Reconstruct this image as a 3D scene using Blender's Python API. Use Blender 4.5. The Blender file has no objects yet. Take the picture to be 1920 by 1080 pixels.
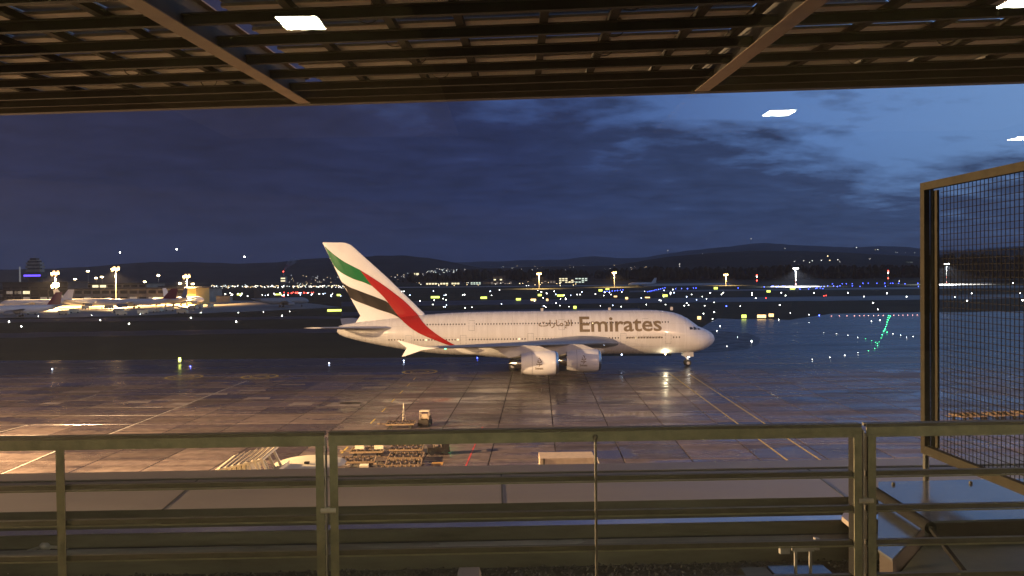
import bpy, bmesh, math, random
from mathutils import Vector, Matrix
from mathutils.bvhtree import BVHTree
from mathutils import noise as mn_
R = math.radians
random.seed(7)
sc = bpy.context.scene
COL = sc.collection

# ------------------------------------------------------------------ camera
EYE = Vector((0, 0, 18.0)); FPX = 1507.0
PITCH = math.atan(25 / FPX); ROLL = 0.011
fw = Vector((0, math.cos(PITCH), -math.sin(PITCH)))
up0 = Vector((0, math.sin(PITCH), math.cos(PITCH)))
rt0 = Vector((1, 0, 0))
rt = rt0 * math.cos(ROLL) - up0 * math.sin(ROLL)
up = up0 * math.cos(ROLL) + rt0 * math.sin(ROLL)
cam = bpy.data.cameras.new("camera"); cam.sensor_width = 36; cam.lens = 36 * FPX / 1920
cam.clip_start = 0.05; cam.clip_end = 30000
camo = bpy.data.objects.new("camera", cam); COL.objects.link(camo)
m3 = Matrix((rt, up, -fw)).transposed().to_4x4(); m3.translation = EYE
camo.matrix_world = m3
sc.camera = camo

# ------------------------------------------------------------------ dusk sky
world = bpy.data.worlds.new("World"); sc.world = world; world.use_nodes = True
wt = world.node_tree; wn = wt.nodes; wl = wt.links
for n in list(wn): wn.remove(n)
def N(t, typ, **kw):
    n = t.nodes.new(typ)
    for k, v in kw.items(): setattr(n, k, v)
    return n
def math_n(t, op, a, b=None, clamp=False):
    n = t.nodes.new('ShaderNodeMath'); n.operation = op; n.use_clamp = clamp
    for i, v in enumerate((a, b)):
        if v is None: continue
        if isinstance(v, (int, float)): n.inputs[i].default_value = v
        else: t.links.new(v, n.inputs[i])
    return n.outputs[0]
def ramp_n(t, fac, stops):
    r = t.nodes.new('ShaderNodeValToRGB')
    cr = r.color_ramp
    while len(cr.elements) > 1: cr.elements.remove(cr.elements[-1])
    for i, (p, c) in enumerate(stops):
        e = cr.elements[0] if i == 0 else cr.elements.new(p)
        e.position = p; e.color = (*c, 1) if len(c) == 3 else c
    t.links.new(fac, r.inputs[0]); return r.outputs[0]
def mix_n(t, fac, a, b, typ='MIX'):
    m = t.nodes.new('ShaderNodeMix'); m.data_type = 'RGBA'; m.blend_type = typ
    for s, v in ((m.inputs[0], fac), (m.inputs[6], a), (m.inputs[7], b)):
        if isinstance(v, (int, float)): s.default_value = v
        elif isinstance(v, tuple): s.default_value = (*v, 1)
        else: t.links.new(v, s)
    return m.outputs[2]
tc = N(wt, 'ShaderNodeTexCoord'); sx = N(wt, 'ShaderNodeSeparateXYZ'); wl.new(tc.outputs['Generated'], sx.inputs[0])
dx, dy, dz = sx.outputs
zc = math_n(wt, 'MAXIMUM', dz, 0.0)
den = math_n(wt, 'ADD', zc, 0.16)
cmb = N(wt, 'ShaderNodeCombineXYZ')
wl.new(math_n(wt, 'DIVIDE', dx, den), cmb.inputs[0]); wl.new(math_n(wt, 'DIVIDE', dy, den), cmb.inputs[1])
n1 = N(wt, 'ShaderNodeTexNoise'); n1.inputs['Scale'].default_value = 1.5; n1.inputs['Detail'].default_value = 9
n1.inputs['Roughness'].default_value = 0.58; n1.inputs['Distortion'].default_value = 0.25
mp = N(wt, 'ShaderNodeMapping'); mp.inputs['Location'].default_value = (3.4, 7.1, 0); mp.inputs['Scale'].default_value = (1.0, 1.25, 1)
wl.new(cmb.outputs[0], mp.inputs[0]); wl.new(mp.outputs[0], n1.inputs['Vector'])
n2 = N(wt, 'ShaderNodeTexNoise'); n2.inputs['Scale'].default_value = 5.5; n2.inputs['Detail'].default_value = 8
n2.inputs['Roughness'].default_value = 0.6
wl.new(mp.outputs[0], n2.inputs['Vector'])
# cloud edge: clear towards the afterglow on the right and overhead there, overcast to the left
zb_ = math_n(wt, 'SUBTRACT', zc, math_n(wt, 'MULTIPLY', math_n(wt, 'MAXIMUM', math_n(wt, 'SUBTRACT', zc, 0.26), 0.0), 1.45))
s = math_n(wt, 'ADD', zb_, math_n(wt, 'MULTIPLY', dx, 0.23))
s = math_n(wt, 'ADD', s, math_n(wt, 'MULTIPLY', math_n(wt, 'SUBTRACT', n1.outputs[0], 0.5), 0.34))
s = math_n(wt, 'ADD', s, math_n(wt, 'MULTIPLY', math_n(wt, 'SUBTRACT', n2.outputs[0], 0.5), 0.16))
clear = math_n(wt, 'MULTIPLY', math_n(wt, 'SUBTRACT', s, 0.180), 13.0, True)
sky = N(wt, 'ShaderNodeTexSky'); sky.sky_type = 'NISHITA'; sky.sun_disc = False
sky.sun_elevation = R(-3.0); sky.sun_rotation = R(75)
az = math_n(wt, 'MULTIPLY', math_n(wt, 'ADD', dx, 0.30), 1.0, True)
clearcol = ramp_n(wt, az, [(0.0, (.025, .038, .10)), (0.38, (.050, .10, .29)), (0.62, (.115, .235, .54)), (0.95, (.20, .37, .70))])
cloudcol = ramp_n(wt, az, [(0.0, (.0150, .0185, .056)), (0.3, (.0190, .0315, .104)), (0.6, (.036, .066, .168)), (1.0, (.066, .125, .262))])
low = math_n(wt, 'MULTIPLY', math_n(wt, 'SUBTRACT', 0.16, zc), 5.0, True)
mott = math_n(wt, 'ADD', -0.32, math_n(wt, 'MULTIPLY', n2.outputs[0], 1.25))
mott = math_n(wt, 'ADD', mott, math_n(wt, 'MULTIPLY', n1.outputs[0], 1.4))
vm = N(wt, 'ShaderNodeVectorMath', operation='SCALE'); wl.new(cloudcol, vm.inputs[0]); wl.new(mott, vm.inputs['Scale'])
skyc = mix_n(wt, clear, vm.outputs[0], clearcol)
skyc = mix_n(wt, math_n(wt, 'MULTIPLY', low, 0.35), skyc, (.020, .031, .078))
vs = N(wt, 'ShaderNodeVectorMath', operation='SCALE'); wl.new(sky.outputs[0], vs.inputs[0]); vs.inputs['Scale'].default_value = 0.012
va = N(wt, 'ShaderNodeVectorMath', operation='ADD'); wl.new(skyc, va.inputs[0]); wl.new(vs.outputs[0], va.inputs[1])
bg = N(wt, 'ShaderNodeBackground'); bg.inputs[1].default_value = 1.0; wl.new(va.outputs[0], bg.inputs[0])
wo = N(wt, 'ShaderNodeOutputWorld'); wl.new(bg.outputs[0], wo.inputs[0])

vsx = sc.view_settings; vsx.view_transform = 'Standard'; vsx.look = 'None'; vsx.exposure = 0; vsx.gamma = 1; vsx.use_curve_mapping = False
sc.cycles.use_denoising = True
sc.cycles.max_bounces = 5; sc.cycles.diffuse_bounces = 2; sc.cycles.glossy_bounces = 3; sc.cycles.transparent_max_bounces = 8
sc.cycles.transmission_bounces = 2; sc.cycles.volume_bounces = 0
sc.cycles.sample_clamp_indirect = 4; sc.cycles.sample_clamp_direct = 0
sc.cycles.caustics_reflective = False; sc.cycles.caustics_refractive = False

# ------------------------------------------------------------------ helpers
def ray(px, py):
    return fw + rt * ((px - 960) / FPX) + up * ((540 - py) / FPX)
def on_z(px, py, z=0.0):
    d = ray(px, py); t = (z - EYE.z) / d.z
    return EYE + d * t
def on_y(px, py, y):
    d = ray(px, py); return EYE + d * (y / d.y)
def on_x(px, py, x):
    d = ray(px, py); return EYE + d * (x / d.x)

def tagp(o, label=None, cat=None, group=None, kind=None):
    if label: o['label'] = label
    if cat: o['category'] = cat
    if group: o['group'] = group
    if kind: o['kind'] = kind
    return o
def empty(name, loc=(0, 0, 0), rz=0, **kw):
    o = bpy.data.objects.new(name, None); COL.objects.link(o); o.location = loc; o.rotation_euler = (0, 0, rz)
    o.empty_display_size = 0.3
    return tagp(o, **kw)
class MB:
    def __init__(s): s.v = []; s.f = []; s.m = []
    def add(s, vs, fs, mi=0):
        b = len(s.v); s.v += [tuple(v) for v in vs]; s.f += [tuple(i + b for i in f) for f in fs]; s.m += [mi] * len(fs); return s
    def box(s, x0, x1, y0, y1, z0, z1, mi=0):
        return s.add([(x0,y0,z0),(x1,y0,z0),(x1,y1,z0),(x0,y1,z0),(x0,y0,z1),(x1,y0,z1),(x1,y1,z1),(x0,y1,z1)],
                     [(0,3,2,1),(4,5,6,7),(0,1,5,4),(1,2,6,5),(2,3,7,6),(3,0,4,7)], mi)
    def hexa(s, p, mi=0):    # 8 points: bottom 4 then top 4
        return s.add(p, [(0,3,2,1),(4,5,6,7),(0,1,5,4),(1,2,6,5),(2,3,7,6),(3,0,4,7)], mi)
    def beam(s, a, b, w, h, upv=(0,0,1), mi=0):
        a = Vector(a); b = Vector(b); d = (b - a).normalized(); u = Vector(upv); r = d.cross(u)
        if r.length < 1e-4: r = d.cross(Vector((0, 1, 0)))
        r.normalize(); u = r.cross(d)
        q = [-r*w/2 - u*h/2, r*w/2 - u*h/2, r*w/2 + u*h/2, -r*w/2 + u*h/2]
        return s.add([a+x for x in q] + [b+x for x in q], [(0,3,2,1),(4,5,6,7),(0,1,5,4),(1,2,6,5),(2,3,7,6),(3,0,4,7)], mi)
    def tube(s, a, b, r0, r1=None, n=12, mi=0, cap=True):
        a = Vector(a); b = Vector(b); r1 = r0 if r1 is None else r1; d = (b - a).normalized()
        u = d.orthogonal().normalized(); w = d.cross(u)
        c = [(math.cos(2*math.pi*i/n), math.sin(2*math.pi*i/n)) for i in range(n)]
        vs = [a + (u*x + w*y)*r0 for x, y in c] + [b + (u*x + w*y)*r1 for x, y in c]
        fs = [(i, (i+1) % n, n + (i+1) % n, n + i) for i in range(n)]
        if cap: fs += [tuple(range(n-1, -1, -1)), tuple(range(n, 2*n))]
        return s.add(vs, fs, mi)
    def loft(s, rings, mi=0, cap=True, closed=True):
        n = len(rings[0]); vs = [v for r in rings for v in r]; fs = []
        for k in range(len(rings) - 1):
            for i in range(n if closed else n - 1):
                j = (i + 1) % n; fs.append((k*n+i, k*n+j, (k+1)*n+j, (k+1)*n+i))
        if cap: fs += [tuple(range(n-1, -1, -1)), tuple(range((len(rings)-1)*n, len(rings)*n))]
        return s.add(vs, fs, mi)
    def ball(s, c, r, n=8, m=5, mi=0, sx=1, sy=1, sz=1):
        c = Vector(c); rings = []
        for k in range(1, m):
            t = math.pi * k / m
            rings.append([c + Vector((sx*r*math.sin(t)*math.cos(2*math.pi*i/n), sy*r*math.sin(t)*math.sin(2*math.pi*i/n), -sz*r*math.cos(t))) for i in range(n)])
        b = len(s.v)
        s.loft(rings, mi, cap=True); return s
    def prism(s, pts, z0, z1, mi=0):
        n = len(pts); ar = sum(pts[i][0]*pts[(i+1)%n][1] - pts[(i+1)%n][0]*pts[i][1] for i in range(n))
        if ar < 0: pts = pts[::-1]
        return s.add([(p[0], p[1], z0) for p in pts] + [(p[0], p[1], z1) for p in pts],
                     [tuple(range(n-1,-1,-1)), tuple(range(n, 2*n))] + [(i, (i+1)%n, n+(i+1)%n, n+i) for i in range(n)], mi)
    def mesh(s, name, mats, smooth=False):
        me = bpy.data.meshes.new(name); me.from_pydata(s.v, [], s.f)
        for m in (mats if isinstance(mats, (list, tuple)) else [mats]): me.materials.append(m)
        if any(s.m): me.polygons.foreach_set('material_index', s.m)
        bm = bmesh.new(); bm.from_mesh(me); bmesh.ops.recalc_face_normals(bm, faces=bm.faces); bm.to_mesh(me); bm.free()
        if smooth:
            me.polygons.foreach_set('use_smooth', [True]*len(me.polygons))
            me.set_sharp_from_angle(angle=R(38))
        return me
    def build(s, name, mats, parent=None, smooth=False, **kw):
        o = bpy.data.objects.new(name, s.mesh(name, mats, smooth)); COL.objects.link(o)
        if parent: o.parent = parent
        return tagp(o, **kw)
def put(name, me, parent=None, loc=(0,0,0), rz=0, **kw):
    o = bpy.data.objects.new(name, me); COL.objects.link(o); o.location = loc; o.rotation_euler = (0, 0, rz)
    if parent: o.parent = parent
    return tagp(o, **kw)
def copy_tree(o, parent=None):
    c = o.copy(); COL.objects.link(c); c.parent = parent
    for ch in list(o.children): copy_tree(ch, c)
    return c

# ------------------------------------------------------------------ materials
def pm(name, col, rough=0.5, metal=0.0, var=0.15, scale=3.0, bump=0.0, bscale=30.0, rvar=0.0, emit=None, estr=0.0, coat=0.0, spec=0.5, randobj=0.0, aniso=None, sampled=False):
    m = bpy.data.materials.new(name); m.use_nodes = True; t = m.node_tree
    b = t.nodes['Principled BSDF']
    b.inputs['Roughness'].default_value = rough; b.inputs['Metallic'].default_value = metal
    b.inputs['Specular IOR Level'].default_value = spec
    if coat: b.inputs['Coat Weight'].default_value = coat; b.inputs['Coat Roughness'].default_value = 0.08
    g = N(t, 'ShaderNodeTexCoord')
    vec = g.outputs['Object']
    if aniso:
        mpn = N(t, 'ShaderNodeMapping'); mpn.inputs['Scale'].default_value = aniso; t.links.new(vec, mpn.inputs[0]); vec = mpn.outputs[0]
    if var or rvar:
        n = N(t, 'ShaderNodeTexNoise'); n.inputs['Scale'].default_value = scale; n.inputs['Detail'].default_value = 6
        n.inputs['Roughness'].default_value = 0.6
        t.links.new(vec, n.inputs['Vector'])
        f = n.outputs[0]
        lo = tuple(max(0, c*(1-var*2)) for c in col); hi = tuple(min(1, c*(1+var*2)) for c in col)
        c = ramp_n(t, f, [(0.25, lo), (0.75, hi)])
        if randobj:
            oi = N(t, 'ShaderNodeObjectInfo')
            k = math_n(t, 'ADD', 1-randobj, math_n(t, 'MULTIPLY', oi.outputs['Random'], 2*randobj))
            v = N(t, 'ShaderNodeVectorMath', operation='SCALE'); t.links.new(c, v.inputs[0]); t.links.new(k, v.inputs['Scale']); c = v.outputs[0]
        t.links.new(c, b.inputs['Base Color'])
        if rvar:
            mr = N(t, 'ShaderNodeMapRange'); t.links.new(f, mr.inputs[0]); mr.inputs[1].default_value = .3; mr.inputs[2].default_value = .7
            mr.inputs[3].default_value = max(0.02, rough-rvar); mr.inputs[4].default_value = min(1, rough+rvar)
            t.links.new(mr.outputs[0], b.inputs['Roughness'])
    else: b.inputs['Base Color'].default_value = (*col, 1)
    if bump:
        n = N(t, 'ShaderNodeTexNoise'); n.inputs['Scale'].default_value = bscale; n.inputs['Detail'].default_value = 4
        t.links.new(vec, n.inputs['Vector'])
        bp = N(t, 'ShaderNodeBump'); bp.inputs['Strength'].default_value = bump; bp.inputs['Distance'].default_value = 0.02
        t.links.new(n.outputs[0], bp.inputs['Height']); t.links.new(bp.outputs[0], b.inputs['Normal'])
    if emit:
        b.inputs['Emission Color'].default_value = (*emit, 1); b.inputs['Emission Strength'].default_value = estr
        if not sampled: m.cycles.emission_sampling = 'NONE'
    return m

M = {}
M['grass'] = pm('grass', (.030, .034, .016), .9, var=.25, scale=.02, spec=.2)
M['verge'] = pm('wet_verge', (.022, .024, .018), .42, var=.3, scale=.3, rvar=.15, spec=.22)
M['asphalt'] = pm('wet_asphalt', (.030, .028, .026), .30, spec=.35, var=.3, scale=.09, rvar=.12, bump=.05, bscale=.6, aniso=(.25, 1.6, 1))
M['asphalt_far'] = pm('far_asphalt', (.036, .036, .036), .50, var=.25, scale=.02, rvar=.1, aniso=(.2, 1, 1))
M['paint_white'] = pm('marking_white', (.33, .30, .26), .45, var=.2, scale=1.5)
M['paint_yellow'] = pm('marking_yellow', (.58, .42, .08), .4, var=.2, scale=1.5)
M['paint_red'] = pm('marking_red', (.45, .05, .04), .45, var=.2, scale=1.5)
M['concrete_far'] = pm('far_concrete', (.36, .31, .25), .5, var=.2, scale=.05)
M['joint'] = pm('joint_bed', (.018, .017, .016), .8, var=.1)
# wet concrete slabs
def slab_mat():
    m = bpy.data.materials.new('wet_slab_concrete'); m.use_nodes = True; t = m.node_tree; b = t.nodes['Principled BSDF']
    g = N(t, 'ShaderNodeNewGeometry'); oi = N(t, 'ShaderNodeObjectInfo')
    mpn = N(t, 'ShaderNodeMapping'); mpn.inputs['Scale'].default_value = (.05, .26, 1); t.links.new(g.outputs['Position'], mpn.inputs[0])
    a = N(t, 'ShaderNodeTexNoise'); a.inputs['Scale'].default_value = 1.0; a.inputs['Detail'].default_value = 7; a.inputs['Roughness'].default_value = .62
    t.links.new(mpn.outputs[0], a.inputs['Vector'])
    d = N(t, 'ShaderNodeTexNoise'); d.inputs['Scale'].default_value = .9; d.inputs['Detail'].default_value = 6
    t.links.new(g.outputs['Position'], d.inputs['Vector'])
    c = ramp_n(t, d.outputs[0], [(.3, (.066, .049, .041)), (.7, (.120, .091, .076))])
    k = math_n(t, 'ADD', .62, math_n(t, 'MULTIPLY', oi.outputs['Random'], .85))
    v = N(t, 'ShaderNodeVectorMath', operation='SCALE'); t.links.new(c, v.inputs[0]); t.links.new(k, v.inputs['Scale'])
    t.links.new(v.outputs[0], b.inputs['Base Color'])
    mr = N(t, 'ShaderNodeMapRange'); t.links.new(a.outputs[0], mr.inputs[0]); mr.inputs[1].default_value = .40; mr.inputs[2].default_value = .62
    mr.inputs[3].default_value = .13; mr.inputs[4].default_value = .42
    rr = math_n(t, 'ADD', mr.outputs[0], math_n(t, 'MULTIPLY', oi.outputs['Random'], .07))
    pu = N(t, 'ShaderNodeTexNoise'); pu.inputs['Scale'].default_value = 1.0; pu.inputs['Detail'].default_value = 5; pu.inputs['Roughness'].default_value = .55; pu.inputs['Distortion'].default_value = .4
    mp2 = N(t, 'ShaderNodeMapping'); mp2.inputs['Scale'].default_value = (.085, .17, 1); mp2.inputs['Location'].default_value = (4.2, 1.1, 0); t.links.new(g.outputs['Position'], mp2.inputs[0]); t.links.new(mp2.outputs[0], pu.inputs['Vector'])
    pud = math_n(t, 'MULTIPLY', math_n(t, 'SUBTRACT', pu.outputs[0], .56), 14.0, True)
    rr = math_n(t, 'MULTIPLY', rr, math_n(t, 'SUBTRACT', 1.0, math_n(t, 'MULTIPLY', pud, .6)))
    t.links.new(rr, b.inputs['Roughness'])
    t.links.new(math_n(t, 'ADD', .20, math_n(t, 'MULTIPLY', pud, .38)), b.inputs['Specular IOR Level'])
    ty = N(t, 'ShaderNodeTexNoise'); ty.inputs['Scale'].default_value = 1.0; ty.inputs['Detail'].default_value = 5
    mp3 = N(t, 'ShaderNodeMapping'); mp3.inputs['Scale'].default_value = (.03, .75, 1); mp3.inputs['Rotation'].default_value = (0, 0, R(4)); t.links.new(g.outputs['Position'], mp3.inputs[0]); t.links.new(mp3.outputs[0], ty.inputs['Vector'])
    tyr = math_n(t, 'MULTIPLY', math_n(t, 'SUBTRACT', ty.outputs[0], .55), 9.0, True)
    vo = N(t, 'ShaderNodeTexVoronoi'); vo.inputs['Scale'].default_value = .13; t.links.new(g.outputs['Position'], vo.inputs['Vector'])
    oil = math_n(t, 'MULTIPLY', math_n(t, 'SUBTRACT', .16, math_n(t, 'MULTIPLY', vo.outputs['Distance'], math_n(t, 'ADD', .5, d.outputs[0]))), 9.0, True)
    dk_ = math_n(t, 'SUBTRACT', 1.0, math_n(t, 'ADD', math_n(t, 'MULTIPLY', tyr, .42), math_n(t, 'ADD', math_n(t, 'MULTIPLY', oil, .35), math_n(t, 'MULTIPLY', pud, .25))), True)
    v2 = N(t, 'ShaderNodeVectorMath', operation='SCALE'); t.links.new(v.outputs[0], v2.inputs[0]); t.links.new(dk_, v2.inputs['Scale']); t.links.new(v2.outputs[0], b.inputs['Base Color'])
    e = N(t, 'ShaderNodeTexNoise'); e.inputs['Scale'].default_value = 2.2; e.inputs['Detail'].default_value = 5
    t.links.new(g.outputs['Position'], e.inputs['Vector'])
    bp = N(t, 'ShaderNodeBump'); bp.inputs['Strength'].default_value = .14; bp.inputs['Distance'].default_value = .03
    t.links.new(e.outputs[0], bp.inputs['Height']); t.links.new(bp.outputs[0], b.inputs['Normal'])
    return m
M['slab'] = slab_mat()
M['ac_white'] = pm('aircraft_white', (.80, .79, .78), .28, var=.02, scale=.5, coat=.3)
def skin_mat():
    m = bpy.data.materials.new('airliner_skin'); m.use_nodes = True; t = m.node_tree; b = t.nodes['Principled BSDF']
    g = N(t, 'ShaderNodeTexCoord'); sp = N(t, 'ShaderNodeSeparateXYZ'); t.links.new(g.outputs['Object'], sp.inputs[0])
    def seam(sock, pitch, w):
        q = math_n(t, 'FRACT', math_n(t, 'DIVIDE', sock, pitch)); return math_n(t, 'LESS_THAN', q, w/pitch)
    ln = math_n(t, 'MAXIMUM', seam(sp.outputs[0], 4.7, .07), seam(math_n(t, 'ADD', sp.outputs[2], 2.3), 2.13, .05))
    mp = N(t, 'ShaderNodeMapping'); mp.inputs['Scale'].default_value = (1.1, .3, .16); t.links.new(g.outputs['Object'], mp.inputs[0])
    n = N(t, 'ShaderNodeTexNoise'); n.inputs['Scale'].default_value = 1.0; n.inputs['Detail'].default_value = 6; t.links.new(mp.outputs[0], n.inputs['Vector'])
    c = ramp_n(t, n.outputs[0], [(.30, (.765, .75, .73)), (.6, (.80, .79, .78))])
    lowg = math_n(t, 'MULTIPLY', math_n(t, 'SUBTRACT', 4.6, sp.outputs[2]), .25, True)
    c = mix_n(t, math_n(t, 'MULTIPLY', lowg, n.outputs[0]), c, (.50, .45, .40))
    c = mix_n(t, math_n(t, 'MULTIPLY', ln, .30), c, (.30, .28, .27))
    t.links.new(c, b.inputs['Base Color']); b.inputs['Coat Weight'].default_value = .25; b.inputs['Coat Roughness'].default_value = .06
    mr = N(t, 'ShaderNodeMapRange'); t.links.new(n.outputs[0], mr.inputs[0]); mr.inputs[1].default_value = .3; mr.inputs[2].default_value = .7; mr.inputs[3].default_value = .20; mr.inputs[4].default_value = .34
    t.links.new(mr.outputs[0], b.inputs['Roughness'])
    return m
M['skin'] = skin_mat()
M['ac_grey'] = pm('aircraft_grey', (.24, .26, .29), .35, var=.06, scale=.8)
M['ac_under'] = pm('aircraft_light_grey', (.52, .52, .52), .4, var=.05, scale=.8)
M['ac_metal'] = pm('aircraft_metal', (.55, .55, .56), .25, metal=1, var=.05)
M['ac_dark'] = pm('aircraft_dark', (.02, .02, .022), .5, var=.1)
M['rubber'] = pm('rubber', (.018, .018, .018), .75, var=.1)
M['glass_dark'] = pm('cabin_glass', (.05, .045, .05), .15, var=.1)
M['gold'] = pm('livery_gold', (.22, .165, .095), .4, var=.05)
M['flag_green'] = pm('livery_green', (.012, .17, .045), .12, var=.04)
M['flag_red'] = pm('livery_red', (.42, .022, .018), .12, var=.04)
M['flag_black'] = pm('livery_black', (.022, .018, .016), .12, var=.04)
def lampmat(name, col, st, sampled=False): return pm(name, (.8, .8, .8), .4, var=0, emit=col, estr=st, sampled=sampled)
M['l_white'] = lampmat('lamp_white', (1, .97, .90), 26)
M['l_cool'] = lampmat('lamp_cool', (.62, .74, 1), 24)
M['l_warm'] = lampmat('lamp_warm', (1, .74, .36), 40)
M['l_sod'] = lampmat('lamp_sodium', (1, .58, .20), 40)
M['l_glow'] = lampmat('bloom_amber', (1, .50, .13), 2.2)  # weak glow for the bloom around the sodium lamps
M['l_blue'] = lampmat('lamp_blue', (.06, .10, 1), 30)
M['l_green'] = lampmat('lamp_green', (.05, 1, .30), 18)
M['l_red'] = lampmat('lamp_red', (1, .05, .03), 20)
M['l_pink'] = lampmat('lamp_pale_red', (1, .40, .32), 14)
M['sign_y'] = lampmat('sign_yellow', (.80, .95, .12), 2.6)
M['sign_o'] = lampmat('sign_orange', (1, .62, .22), 3.2)
M['strip_violet'] = lampmat('violet_strip', (.13, .06, 1), 2.2)
M['win_lit'] = lampmat('lit_window', (1, .85, .48), 1.6)
M['win_cool'] = lampmat('lit_window_cool', (.85, 1, .80), 1.1)
M['win_dim'] = lampmat('dim_window', (1, .70, .38), .22)
M['steel'] = pm('galvanised_steel', (.34, .33, .30), .45, metal=.3, var=.15, scale=6)
M['mast'] = pm('mast_steel', (.40, .38, .34), .5, metal=.2, var=.1)
M['bldg'] = pm('far_wall', (.36, .31, .25), .8, var=.15, scale=.2)
M['bldg_dark'] = pm('far_wall_dark', (.07, .07, .075), .7, var=.15, scale=.2)
M['hill_near'] = pm('hill_forest', (.020, .024, .022), .95, var=.4, scale=.006, spec=.1)
M['hill_far'] = pm('far_hill', (.024, .030, .034), .95, var=.3, scale=.003, spec=.1)
M['leaf'] = pm('forest_leaf', (.014, .018, .012), .95, var=.35, scale=.05, spec=.1)
M['dolly'] = pm('dolly_steel', (.30, .21, .12), .45, metal=.2, var=.2, scale=4)
M['dolly_dark'] = pm('dolly_roller', (.035, .028, .022), .5, metal=.3, var=.2, scale=4)
M['cream'] = pm('cream_paint', (.74, .66, .46), .5, var=.08, scale=1.5, bump=.05)
M['beige'] = pm('beige_paint', (.42, .33, .23), .5, var=.12, scale=2)
M['lettering'] = pm('black_lettering', (.03, .03, .03), .5, var=.1)
# terminal roof
M['screen'] = pm('screen_frame_shaded', (.022, .019, .012), .8, spec=.08, var=.15, scale=10)  # darkened to stand for the shade the terminal casts on the frame
M['wire'] = pm('dark_wire', (.004, .004, .004), .9, var=.1, spec=.15)
M['rail'] = pm('olive_rail_paint', (.205, .195, .120), .42, var=.16, scale=14, bump=.15, bscale=60, rvar=.12)
M['rail_dark'] = pm('rail_bar_paint', (.055, .052, .035), .42, var=.2, scale=10)
M['coping'] = pm('wet_coping_metal', (.33, .28, .23), .38, metal=.05, var=.10, scale=.8, rvar=.07, bump=.03, bscale=1.5, aniso=(.35, 1.2, 1))
M['grey_roof'] = pm('grey_roofing', (.30, .28, .27), .22, var=.35, scale=1.3, rvar=.14, aniso=(.4, 1, 1))
M['olive_wall'] = pm('olive_flashing', (.115, .108, .074), .55, var=.25, scale=2.5, bump=.1, bscale=20, aniso=(.3, 1, 2))
M['wet_roof'] = pm('wet_roofing', (.55, .52, .50), .18, metal=.85, var=.3, scale=1.1, rvar=.12, bump=.08, bscale=2, aniso=(.4, 1, 1))
M['blue_roof'] = pm('wet_duct_top', (.16, .17, .18), .16, metal=.5, var=.2, scale=1.2, rvar=.08, bump=.04, bscale=3)
M['duct_shaded'] = pm('duct_shaded_side', (.030, .020, .013), .6, spec=.2, var=.15, scale=3)  # brown and darkened to stand for the dim light on the housing side
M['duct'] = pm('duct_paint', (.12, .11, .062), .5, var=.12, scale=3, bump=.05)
M['gravel_bed'] = pm('gravel_bed', (.05, .045, .04), .6, var=.4, scale=20, bump=.5, bscale=40)
M['pebble'] = pm('wet_pebble', (.085, .075, .065), .30, var=.35, scale=30, rvar=.15)
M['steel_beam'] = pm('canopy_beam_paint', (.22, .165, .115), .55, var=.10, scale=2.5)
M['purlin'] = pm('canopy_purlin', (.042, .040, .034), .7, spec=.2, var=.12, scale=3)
M['edge_beam'] = pm('canopy_edge_paint', (.055, .050, .040), .5, var=.12, scale=3)
M['panel_frame'] = pm('panel_frame', (.50, .45, .37), .5, var=.1, scale=4)
def pvmat():
    m = bpy.data.materials.new('panel_underside'); m.use_nodes = True; t = m.node_tree; b = t.nodes['Principled BSDF']
    g = N(t, 'ShaderNodeTexCoord')
    br = N(t, 'ShaderNodeTexBrick'); br.offset = 0; br.inputs['Scale'].default_value = 1
    br.inputs['Brick Width'].default_value = .125; br.inputs['Row Height'].default_value = .125; br.inputs['Mortar Size'].default_value = .006
    br.inputs['Color1'].default_value = (.36, .36, .32, 1); br.inputs['Color2'].default_value = (.41, .41, .37, 1); br.inputs['Mortar'].default_value = (.48, .45, .38, 1)
    t.links.new(g.outputs['Object'], br.inputs['Vector']); t.links.new(br.outputs[0], b.inputs['Base Color'])
    b.inputs['Roughness'].default_value = .4
    return m
M['pv'] = pvmat()
M['int_ceiling'] = pm('room_ceiling', (.50, .46, .30), .9, var=.03)
M['int_dark'] = pm('room_dark', (.03, .03, .03), .9, var=.05)
M['deck'] = pm('deck_paint', (.52, .50, .38), .6, var=.1)
M['int_floor'] = pm('room_carpet', (.42, .40, .27), .95, var=.2, scale=20)
M['diffuser'] = lampmat('lamp_diffuser', (1, .93, .66), 165, sampled=True)
gm = bpy.data.materials.new('window_glass'); gm.use_nodes = True; t = gm.node_tree
for n in list(t.nodes): t.nodes.remove(n)
fr = N(t, 'ShaderNodeFresnel'); fr.inputs[0].default_value = 1.5
tr = N(t, 'ShaderNodeBsdfTransparent'); tr.inputs[0].default_value = (.97, .98, .97, 1)
gl = N(t, 'ShaderNodeBsdfGlossy'); gl.inputs['Roughness'].default_value = 0.0
mx = N(t, 'ShaderNodeMixShader'); t.links.new(math_n(t, 'MULTIPLY', fr.outputs[0], 1.3), mx.inputs[0]); t.links.new(tr.outputs[0], mx.inputs[1]); t.links.new(gl.outputs[0], mx.inputs[2])
t.links.new(mx.outputs[0], N(t, 'ShaderNodeOutputMaterial').inputs[0])
M['pane'] = gm

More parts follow.
